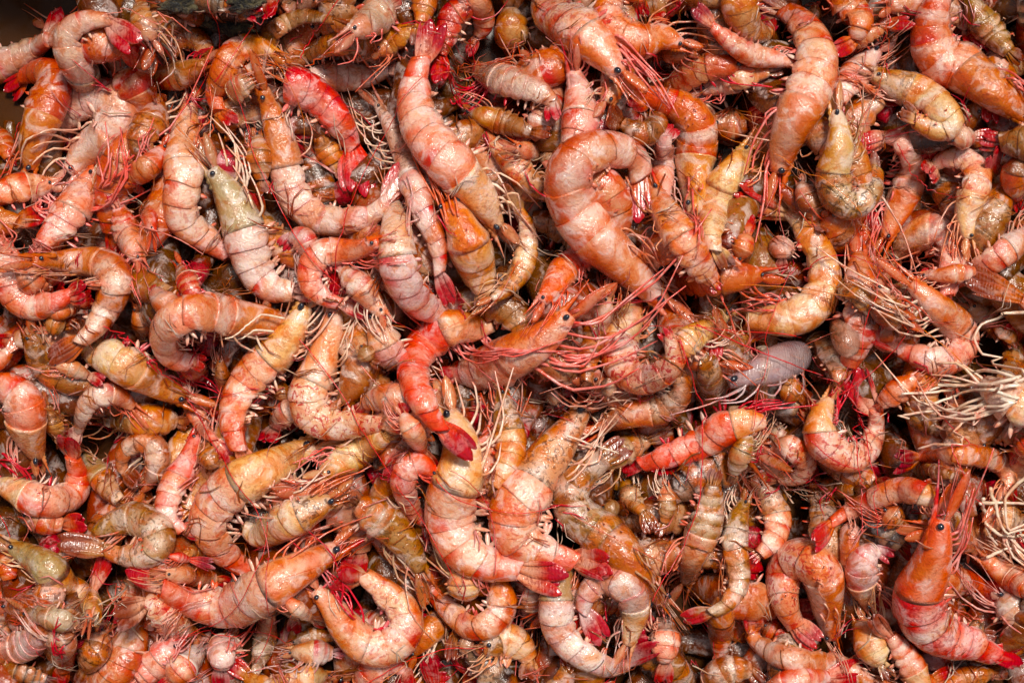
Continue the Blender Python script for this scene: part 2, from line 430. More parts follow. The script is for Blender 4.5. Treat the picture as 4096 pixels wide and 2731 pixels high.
        if not no_head:
            # saw-toothed beak
            Lr = cfrac * length * rng.uniform(0.36, 0.58) * (1.35 if re.search(r'\br\b', opts) else 1.0)
            Lr = min(Lr, Wm * 1.5)
            nr_ = 17; sv = np.linspace(-0.55, 1, nr_)
            b0 = at(0.0, P) + at(0.0, D) * hgt[0] * 0.72
            dirr = unit(-T[0] + D[0] * rng.uniform(-0.05, 0.14))
            cen = b0 + dirr * (Lr * sv)[:, None] + D[0] * (Lr * 0.10 * sv ** 2)[:, None]
            hh = Wm * 0.115 * (1 - 0.9 * smooth((sv + 0.55) / 1.55)); tooth = np.where(np.arange(nr_) % 2 == 0, 1.0, 1.4); tooth[-1] = 1
            tk = hh * 0.35
            Rg = np.stack([cen + D[0] * (hh * tooth)[:, None], cen + S[0] * tk[:, None], cen - D[0] * (hh * 0.7)[:, None], cen - S[0] * tk[:, None]], 1)
            V, F, F3 = grid_tube(Rg)
            rc = (RED if re.search(r'\br\b', opts) else HOT * 0.35 + cca * 0.55)
            pg = np.concatenate([np.repeat(cca[None] * (1 - smooth((sv + .4) / 1.0))[:, None] + rc[None] * smooth((sv + .4) / 1.0)[:, None], 4, 0), [cca], [rc]])
            link("rostrum", make_mesh("rostrum", loc(V), F, 'limb', pg, np.repeat(spC[None], len(V), 0), None, F3), car)
            # antennal scales: two leaf-shaped blades beside the head
            for sgn in (1, -1):
                dv = unit(-T[0] - D[0] * rng.uniform(-0.05, 0.28) + S[0] * sgn * 0.12)
                bs_ = at(0.02, P) - D[0] * hgt[0] * 0.25 + S[0] * sgn * wid[0] * 0.7
                Lb = min(cfrac * length * rng.uniform(.42, .66), Wm * 1.35)
                sd_ = unit(np.cross(dv, S[0])); V, F, sa, qa = blade(bs_, dv, sd_, S[0] * sgn, Lb, Wm * 0.13, 0.25, 8, 4, 0.12, .03, .4)
                pg = cca * 0.5 + lin(216, 140, 106) * 0.5; pg = pg[None] * (1 - .4 * smooth((np.abs(qa) - .6) / .4))[:, None] + HOT * (.4 * smooth((np.abs(qa) - .6) / .4))[:, None]
                link("antennal_scale", make_mesh("antennal_scale", loc(V), F, 'thin', pg, np.repeat(spC[None], len(V), 0), 0.35), root)
            # antennules and feelers of the mouth
            for k in range(3 if detail > 1 else 1):
                st = at(0.0, P) - D[0] * hgt[0] * rng.uniform(-.4, .7) + S[0] * wid[0] * rng.uniform(-.3, .7)
                la = Wm * rng.uniform(0.7, 1.5); a_ = rng.uniform(-.45, .35); b_ = rng.uniform(-.5, .5)
                q = np.linspace(0, 1, 7)[:, None]
                pts = st - T[0] * la * q + D[0] * la * (a_ * q + b_ * q ** 2 * .6)
                for i in range(1, 7): pts[i, 2] = max(pts[i, 2], hm_at(*pts[i, :2]) + 0.0008)
                V, F, F3 = limb(pts, Wm * 0.010 * np.linspace(1, .35, 7) + .5e-4, 4)
                link("antennule", make_mesh("antennule", loc(V), F, 'limb', np.repeat((HOT * .18 + legc * .75)[None], len(V), 0), np.repeat(spC[None], len(V), 0), None, F3), root)
            if re.search(r'\ba\b', opts) or (detail > 1 and z_layer >= 6 and rng.random() < 0.2):
                late_antennae.append((root, org, at(0.0, P) - D[0] * hgt[0] * .2, -T[0], Wm, rng.random() < .72))
        # walking legs
        if not shellonly or 'e' in opts.split():
            many = re.search(r'\bl\b', opts) is not None
            nl = (11 if many else 8) if detail > 1 else 4
            for k in range(nl):
                f = (k + .5) / nl; uu = cfrac * min(.95, max(.05, 0.12 + 0.78 * f + rng.gauss(0, .07)))
                sg = 1 if (k % 3 != 2) else -1
                b = at(uu, P) - at(uu, D) * np.interp(uu, u, hgt) * 0.70 + sg * at(uu, S) * np.interp(uu, u, wid) * rng.uniform(.15, .45)
                tt, dd, ss = at(uu, T), at(uu, D), at(uu, S)
                ll = Wm * rng.uniform(0.85, 1.45) * (1.75 if many else 1.0) * (0.8 if cfrac < .3 else 1)
                fw = rng.gauss(0.95, 0.4); ot = rng.uniform(0.5, 1.05) if many else rng.uniform(0.05, 0.8); bend = rng.uniform(-.25, .35)
                cp = np.array([b, b - dd * ll * .32 * ot - tt * ll * .16 * fw + ss * ll * rng.uniform(-.05, .15),
                               b - dd * ll * (.50 * ot + .1 * bend) - tt * ll * .55 * fw + ss * ll * rng.uniform(-.1, .1),
                               b - dd * ll * (.42 * ot - .35 * bend) - tt * ll * 1.02 * fw])
                pts = np.stack([np.interp(np.linspace(0, 3, 9), np.arange(4), cp[:, q_]) for q_ in range(3)], 1) * .88 + curve_pts(cp, 9) * .12
                for i in range(2, 9): pts[i, 2] = max(pts[i, 2], hm_at(*pts[i, :2]) + 0.0006 + 0.0002 * k)
                pts[2:, 2] = gauss(pts[:, 2], 1.0)[2:]
                rr = Wm * 0.022 * np.array([1.2, 1.1, 1.0, 1.05, .85, .8, .72, .55, .3]) * rng.uniform(.8, 1.2) * (1.15 if many else 1) + 0.8e-4
                V, F, F3 = limb(pts, rr, 5)
                c_ = legc * rng.uniform(.85, 1.1); cpal = np.concatenate([np.repeat(c_[None] * (1 - .25 * np.linspace(0, 1, 9) ** 2)[:, None] + HOT * (.25 * np.linspace(0, 1, 9) ** 2)[:, None], 5, 0), [c_, c_]])
                link("walking_leg", make_mesh("walking_leg", loc(V), F, 'limb', cpal, np.repeat(np.array([*HOT, .35])[None], len(V), 0), None, F3), root)
    # ---- abdomen: six overlapping rings
    if not shellonly:
        ed = cfrac + (1 - cfrac) * np.concatenate([[0], np.cumsum(SEG) / SEG.sum()])
        band_w, band_f, band_r = np.array([rng.uniform(.05, .4), rng.uniform(.1, .6), rng.uniform(0, .5)]) * (1.0 if z_layer > 4 else .45)
        back_m, flank = rng.uniform(.5, .95), rng.uniform(.15, .5)
        labd = length * (1 - cfrac) / Wm; nsg = 6 if labd > 2.1 else max(3, int(round(labd * 2.7)))
        if nsg < 6: ed = np.linspace(cfrac, 1, nsg + 1)
        for i in range(nsg):
            a_, b_ = ed[i], ed[i + 1]; ov = 0.20 * (b_ - a_) if i < nsg - 1 else 0.0
            vv = np.array([-0.12, 0.0, .15, .32, .5, .68, .84, .95, 1.0, 0.99])
            rings = []
            jit_s = rng.uniform(-.015, .02)
            for q_, v_ in enumerate(vv):
                uu = min(a_ + v_ * (b_ - a_ + ov), 1.02)
                if cfrac == 0 and i == 0: uu = max(uu, 0)
                sca = (0.95 if v_ < -.05 else 0.962 + 0.085 * min(1, max(0, v_)) ** .8 + 0.02 * math.sin(v_ * 3.1)) + jit_s
                lob = 0.34 * max(0.0, math.sin(math.pi * min(1, max(0, v_ * 0.95 + .03)))) ** 0.7 * (0.35 if i == nsg - 1 else 1)
                if q_ == len(vv) - 1: sca -= 0.045
                rings.append(ring(uu, sca, 0.60, lob, .34 * (b_ - a_) * (min(1, max(0, v_)) - .25) if nsg == 6 else 0.0))
            R = np.stack(rings); V, F, F3 = grid_tube(R)
            vg = np.concatenate([np.repeat(vv, nth), [0, 1]]); tg = np.concatenate([np.tile(ath, len(vv)), [1.5, 1.5]])
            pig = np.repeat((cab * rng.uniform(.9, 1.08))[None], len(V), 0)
            def lay(c, mk):
                nonlocal pig
                pig = pig * (1 - mk[:, None]) + c * mk[:, None]
            warm = ab in 'PROCTSWX'
            warm = ab in 'PROCTSWX'
            lay(WHITE, smooth((vg - .25) / .25) * smooth((.95 - vg) / .2) * band_w)
            lay(cab * np.array([.90, .44, .22]), smooth((.42 - vg) / .36) * band_f)  # darker front: doubled shell, plus joint shading painted into the pigment
            lay((RED * tint if warm and ab != 'T' else cab * np.array([.85, .38, .2])), smooth((vg - .82) / .15) * band_r)
            if warm and rng.random() < .3: lay(lin(206, 40, 58) * tint, np.exp(-((tg - rng.uniform(.4, 2.2)) / .4) ** 2) * smooth((vg - rng.uniform(.1, .5)) / .3) * rng.uniform(.25, .65))
            lay(WHITE, smooth((tg - 1.9) / .4) * smooth((2.6 - tg) / .3) * rng.uniform(.25, .6))
            lay((RED if warm else SPOT[ab][0]), np.exp(-((tg - 2.2) / .22) ** 2) * smooth((vg - .6) / .3) * rng.uniform(.05, .5))
            edge_c = cab * np.array([.82, .42, .22])  # back and belly edges: natural dark back plus painted rim shading
            lay(WHITE, np.exp(-((tg - 1.35) / .5) ** 2) * flank)  # pale flank: partly own colour, partly a painted highlight
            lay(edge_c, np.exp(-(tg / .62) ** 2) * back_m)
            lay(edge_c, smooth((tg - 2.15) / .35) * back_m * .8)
            rv = rng.random()
            if rv < .26: lay(WHITE, smooth((vg - .45) / .2) * smooth((1.02 - vg) / .12) * rng.uniform(.35, .75))
            elif rv < .56 and warm: lay(RED, smooth((1.7 - tg) / .9) * smooth((.62 - vg) / .3) * rng.uniform(.3, .75))
            elif rv < .66: lay(lin(206, 112, 30), smooth((vg - .1) / .3) * smooth((1 - vg) / .3) * rng.uniform(.3, .7))
            if ab in 'PRCO' and i >= 4: lay(HOT, np.full(len(V), .18 * (i - 3)))
            if cfrac == 0 and i == 0 and nsg == 6: lay(lin(232, 84, 28), smooth((.12 - vg) / .1) * .9)
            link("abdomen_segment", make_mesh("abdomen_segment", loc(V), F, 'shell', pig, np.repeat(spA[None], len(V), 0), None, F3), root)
            # swimmerets under the ring
            if i < nsg - 1:
                for sgn in ((1, -1, .4) if z_layer >= 7 else (1,)):
                    uu = .5 * (a_ + b_)
                    bb = at(uu, P) - at(uu, D) * np.interp(uu, u, hgt) * .60 + sgn * at(uu, S) * np.interp(uu, u, wid) * rng.uniform(.25, .5)
                    dv = unit(-at(uu, D) + at(uu, T) * rng.uniform(-.55, .55) + at(uu, S) * rng.uniform(0, .35))
                    Ls = Wm * rng.uniform(.24, .42) * (1.2 if ml else .95) * (1 - .08 * i)
                    nn = unit(np.cross(dv, at(uu, T)) + .3 * np.array([0, 0, 1.])); nn = nn if nn[2] > 0 else -nn
                    nn = unit(nn - dv * nn.dot(dv))
                    sd_ = np.cross(dv, nn)
                    V, F, sa, qa = blade(bb, dv, sd_, nn, Ls, Wm * rng.uniform(.035, .055), .5, 6, 3, .2, .35)
                    V[:, 2] += np.maximum(0, (hm_at(*(bb + dv * Ls)[:2]) + .0008 - (bb + dv * Ls)[2])) * np.clip(sa, 0, 1)
                    lc = legc if rng.random() < .6 else LEGC['w']
                    pg = lc[None] * (1 - .5 * sa ** 2)[:, None] + (HOT * .8)[None] * (.5 * sa ** 2)[:, None]
                    link("swimmeret", make_mesh("swimmeret", loc(V), F, 'limb', pg, np.repeat(np.array([*HOT, .25])[None], len(V), 0)), root)
        # ---- tail fan
        ze = Z[-1]; pe = P[-1]
        zt = max(hm_disc((tip2[0] - 2048) * 1e-4, -(tip2[1] - 1365.5) * 1e-4, .003, 60) + .0025, ze - .006)
        zt = min(zt, ze + .014)
        st = (H_CAM - zt) / H_CAM
        tip = np.array([(tip2[0] - 2048) * 1e-4 * st, -(tip2[1] - 1365.5) * 1e-4 * st, zt])
        fv = tip - pe; Lf = np.linalg.norm(fv); f = fv / Lf
        lat = unit(np.cross(f, UP)); upv = unit(np.cross(lat, f))
        spread = rng.uniform(.14, .46)
        hE = hgt[-1]
        hm_stamp(*(pe + f * Lf * .4)[:2], (pe + f * Lf * .4)[2], Lf * .32, .0015)
        hm_stamp(*(pe + f * Lf * .7)[:2], (pe + f * Lf * .7)[2], Lf * .36, .0015)
        # narrow pointed middle piece
        order = [('uropod', -1.0, .46, .97), ('uropod', 1.0, .46, .97), ('uropod', -.48, .44, 1.0), ('uropod', .48, .44, 1.0), ('telson', 0.0, .26, .86)]
        wf = min(Lf * .29, hE * 1.6)
        if not top_view and rng.random() < .8:
            dsg = side if rng.random() < .8 else -side
            order = [('uropod', -.55 * dsg, .46, .90), ('uropod', .30 * dsg, .52, .96), ('uropod', -1.0 * dsg, .44, .95), ('uropod', .10 * dsg, .56, 1.0), ('telson', .8 * dsg, .22, .86)]
        for k, (nm, a, wr, lr) in enumerate(order):
            an = a * spread * .50; dv = unit(f * math.cos(an) + lat * math.sin(an) + upv * rng.uniform(-.05, .05))
            tl = rng.uniform(-.18, .18) + a * .15
            sd_ = unit(np.cross(dv, upv)); un = unit(np.cross(sd_, dv)); sd2 = sd_ * math.cos(tl) + un * math.sin(tl); un2 = np.cross(sd2, dv); un2 = un2 if un2[2] > 0 else -un2
            bpt = pe - f * Lf * .10 + lat * a * hE * .45 + UP * (hE * (.16 * k - .3))
            V, F, sa, qa = blade(bpt, dv, sd2, un2, Lf * lr * rng.uniform(.88, 1.06) + Lf * .1, wf * 1.2 * wr * (1.0 if nm == 'uropod' else .75), .10, 10, 5, .14 if nm == 'uropod' else .03, .03, .48)
            base_c = cab * .75 + HOT * .12
            k1 = smooth((sa - rng.uniform(.12, .42)) / .36) * rng.uniform(.85, 1.0)
            pg = base_c[None] * (1 - k1)[:, None] + fanc[None] * k1[:, None]
            ed_ = smooth((np.abs(qa) - .8) / .2) * rng.uniform(.1, .5) * smooth((sa - .1) / .2)
            pg = pg * (1 - ed_)[:, None] + (WHITE * .5 + HOT * .4)[None] * ed_[:, None]
            rb = np.exp(-(qa / .12) ** 2) * .35 * (1 - sa); pg = pg * (1 - rb)[:, None] + WHITE[None] * rb[:, None]
            link(nm, make_mesh(nm, loc(V), F, 'thin', pg, np.repeat(np.array([*(fanc * .5), .5])[None], len(V), 0), 0.0), root)
    return root

LONG = (
    ("antenna", 0.00032, lin(214, 60, 48), [(2786, 1297), (2961, 1376), (3222, 1480), (3396, 1585), (3474, 1724)]),
    ("antenna", 0.00034, lin(214, 60, 48), [(2720, 1358), (2769, 1515), (2807, 1672), (2804, 1881), (2774, 2081), (2609, 2400)]),
    ("antenna", 0.00026, lin(206, 92, 36), [(3439, 479), (3483, 418), (3539, 261), (3546, 35), (3535, -70)]),
    ("antenna", 0.00028, lin(214, 60, 48), [(862, 331), (975, 165), (1088, 52), (1132, -35)]),
    ("antenna", 0.0003, lin(214, 60, 48), [(1202, 235), (1263, 131), (1355, 0), (1393, -52)]),
    ("antenna", 0.0003, lin(230, 150, 130), [(749, 115), (627, 96), (522, 49), (418, 59)]),
    ("antenna", 0.0003, lin(206, 92, 36), [(1219, 265), (1324, 247), (1533, 244), (1689, 223)]),
    ("antenna", 0.00028, lin(214, 60, 48), [(3426, 1672), (3431, 1846), (3448, 2125)]),
    ("antenna", 0.00028, lin(214, 60, 48), [(3413, 1620), (3464, 1731), (3507, 2139)]),
    ("antenna", 0.0003, lin(214, 60, 48), [(3744, 1637), (3788, 1750), (3903, 2018)]),
    ("antenna", 0.00028, lin(214, 60, 48), [(3222, 1080), (3291, 1031), (3396, 1024), (3500, 1059)]),
    ("antenna", 0.00024, lin(206, 92, 36), [(2159, 209), (1933, 261), (1724, 300)]),
    ("antenna", 0.00036, lin(230, 150, 130), [(522, 892), (697, 949), (819, 1019)]),
    ("antenna", 0.00022, lin(206, 92, 36), [(2072, 1045), (1968, 1219), (1759, 1324)]),
    ("antenna", 0.00028, lin(214, 60, 48), [(470, 1306), (575, 1411), (731, 1550), (836, 1620)]),
    ("antenna", 0.00022, lin(206, 92, 36), [(1498, 2159), (1324, 2247), (1115, 2316)]),
    ("antenna", 0.00026, lin(214, 60, 48), [(3239, 1759), (3344, 1846), (3483, 1890)]),
    ("antenna", 0.00022, lin(206, 92, 36), [(2281, 2055), (2473, 2159), (2717, 2281)]),
    ("antenna", 0.00024, lin(214, 60, 48), [(3587, 575), (3692, 731), (3831, 801)]),
    ("antenna", 0.00028, lin(230, 150, 130), [(1445, 1463), (1506, 1533), (1533, 1553)]),
    ("walking_leg", 0.00055, lin(240, 224, 200), [(4127, 1249), (3999, 1255), (3923, 1300), (3897, 1351), (3923, 1408), (3999, 1485)]),
    ("walking_leg", 0.00055, lin(240, 224, 200), [(3993, 1536), (3935, 1619), (3840, 1689), (3744, 1759), (3667, 1794)]),
    ("walking_leg", 0.00055, lin(240, 224, 200), [(3967, 1497), (3840, 1542), (3744, 1568), (3604, 1574)]),
    ("walking_leg", 0.00055, lin(240, 224, 200), [(3974, 1504), (3859, 1555), (3744, 1612), (3680, 1619)]),
    ("walking_leg", 0.00055, lin(240, 224, 200), [(3999, 1587), (3808, 1631), (3578, 1663)]),
    ("walking_leg", 0.00055, lin(240, 224, 200), [(3980, 1517), (3903, 1478), (3808, 1529), (3718, 1561)]),
    ("walking_leg", 0.00055, lin(240, 224, 200), [(4127, 1859), (4018, 1992), (4031, 2120), (4114, 2088)]),
    ("walking_leg", 0.00055, lin(240, 224, 200), [(3954, 1948), (3999, 2088), (4025, 2133), (4127, 2107)]),
    ("walking_leg", 0.00055, lin(240, 224, 200), [(3897, 2005), (3999, 2009), (4127, 2014)]),
    ("walking_leg", 0.00055, lin(240, 224, 200), [(3935, 2088), (3999, 2139), (4127, 2139)]),
    ("walking_leg", 0.00055, lin(240, 224, 200), [(3942, 2228), (4031, 2190), (4127, 2206)]),
    ("walking_leg", 0.00055, lin(240, 224, 200), [(3910, 1986), (3954, 2139), (3986, 2177)]),
    ("walking_leg", 0.00036, lin(240, 224, 200), [(1142, 1274), (1046, 1258), (944, 1341), (893, 1360)]),
    ("walking_leg", 0.00036, lin(240, 224, 200), [(1097, 1325), (1020, 1320), (957, 1363), (906, 1354)]),
    ("walking_leg", 0.00036, lin(240, 224, 200), [(2264, 1741), (2368, 1776), (2473, 1811)]),
)

# ------------------------------------------------------------------ the tray and its brine
def box(name, lo, hi, mat, parent=None, bev=0.0):
    x0, y0, z0 = lo; x1, y1, z1 = hi
    V = [(x0, y0, z0), (x1, y0, z0), (x1, y1, z0), (x0, y1, z0), (x0, y0, z1), (x1, y0, z1), (x1, y1, z1), (x0, y1, z1)]
    F = [(3, 2, 1, 0), (4, 5, 6, 7), (0, 1, 5, 4), (1, 2, 6, 5), (2, 3, 7, 6), (3, 0, 4, 7)]
    me = make_mesh(name, V, F, mat); me.polygons.foreach_set("use_smooth", np.zeros(6, bool))
    o = link(name, me, parent)
    if bev:
        b = o.modifiers.new("bevel", 'BEVEL'); b.width = bev; b.segments = 3
    return o
tray = bpy.data.objects.new("tray", None); COL.objects.link(tray); tray.location = (0, 0, -0.004)
tray["label"] = "wide brown plastic tray holding the whole heap of shrimp"; tray["category"] = "tray"
TX, TY = 0.232, 0.165
box("tray_floor", (-TX, -TY, 0), (TX, TY, 0.004), 'tray', tray)
for nm, lo, hi in (("rim", (-TX - .006, -TY - .006, 0), (-TX, TY + .006, .11)), ("rim", (TX, -TY - .006, 0), (TX + .006, TY + .006, .11)),
                   ("rim", (-TX, -TY - .006, 0), (TX, -TY, .11)), ("rim", (-TX, TY, 0), (TX, TY + .006, .11))):
    box(nm, lo, hi, 'tray', tray, .0015)  # out-of-view walls made tall to cut sky light at the heap's edges
gx = np.linspace(-TX + .0005, TX - .0005, 90); gy = np.linspace(-TY + .0005, TY - .0005, 66)
XX, YY = np.meshgrid(gx, gy, indexing='ij')
ZZ = BRINE_Z + .0004 * np.sin(XX * 130 + 2 * np.sin(YY * 90)) + .0003 * np.sin(YY * 170 + 1.3)
i = (np.arange(89)[:, None] * 66 + np.arange(65)[None, :]).ravel()
br = link("water", make_mesh("water", np.stack([XX, YY, ZZ], -1), np.stack([i, i + 66, i + 67, i + 1], -1), 'brine'), None)
br["kind"] = "structure"
gp = box("ground", (-1.5, -1.5, -.06), (1.5, 1.5, -.0043), 'tray'); gp["kind"] = "structure"

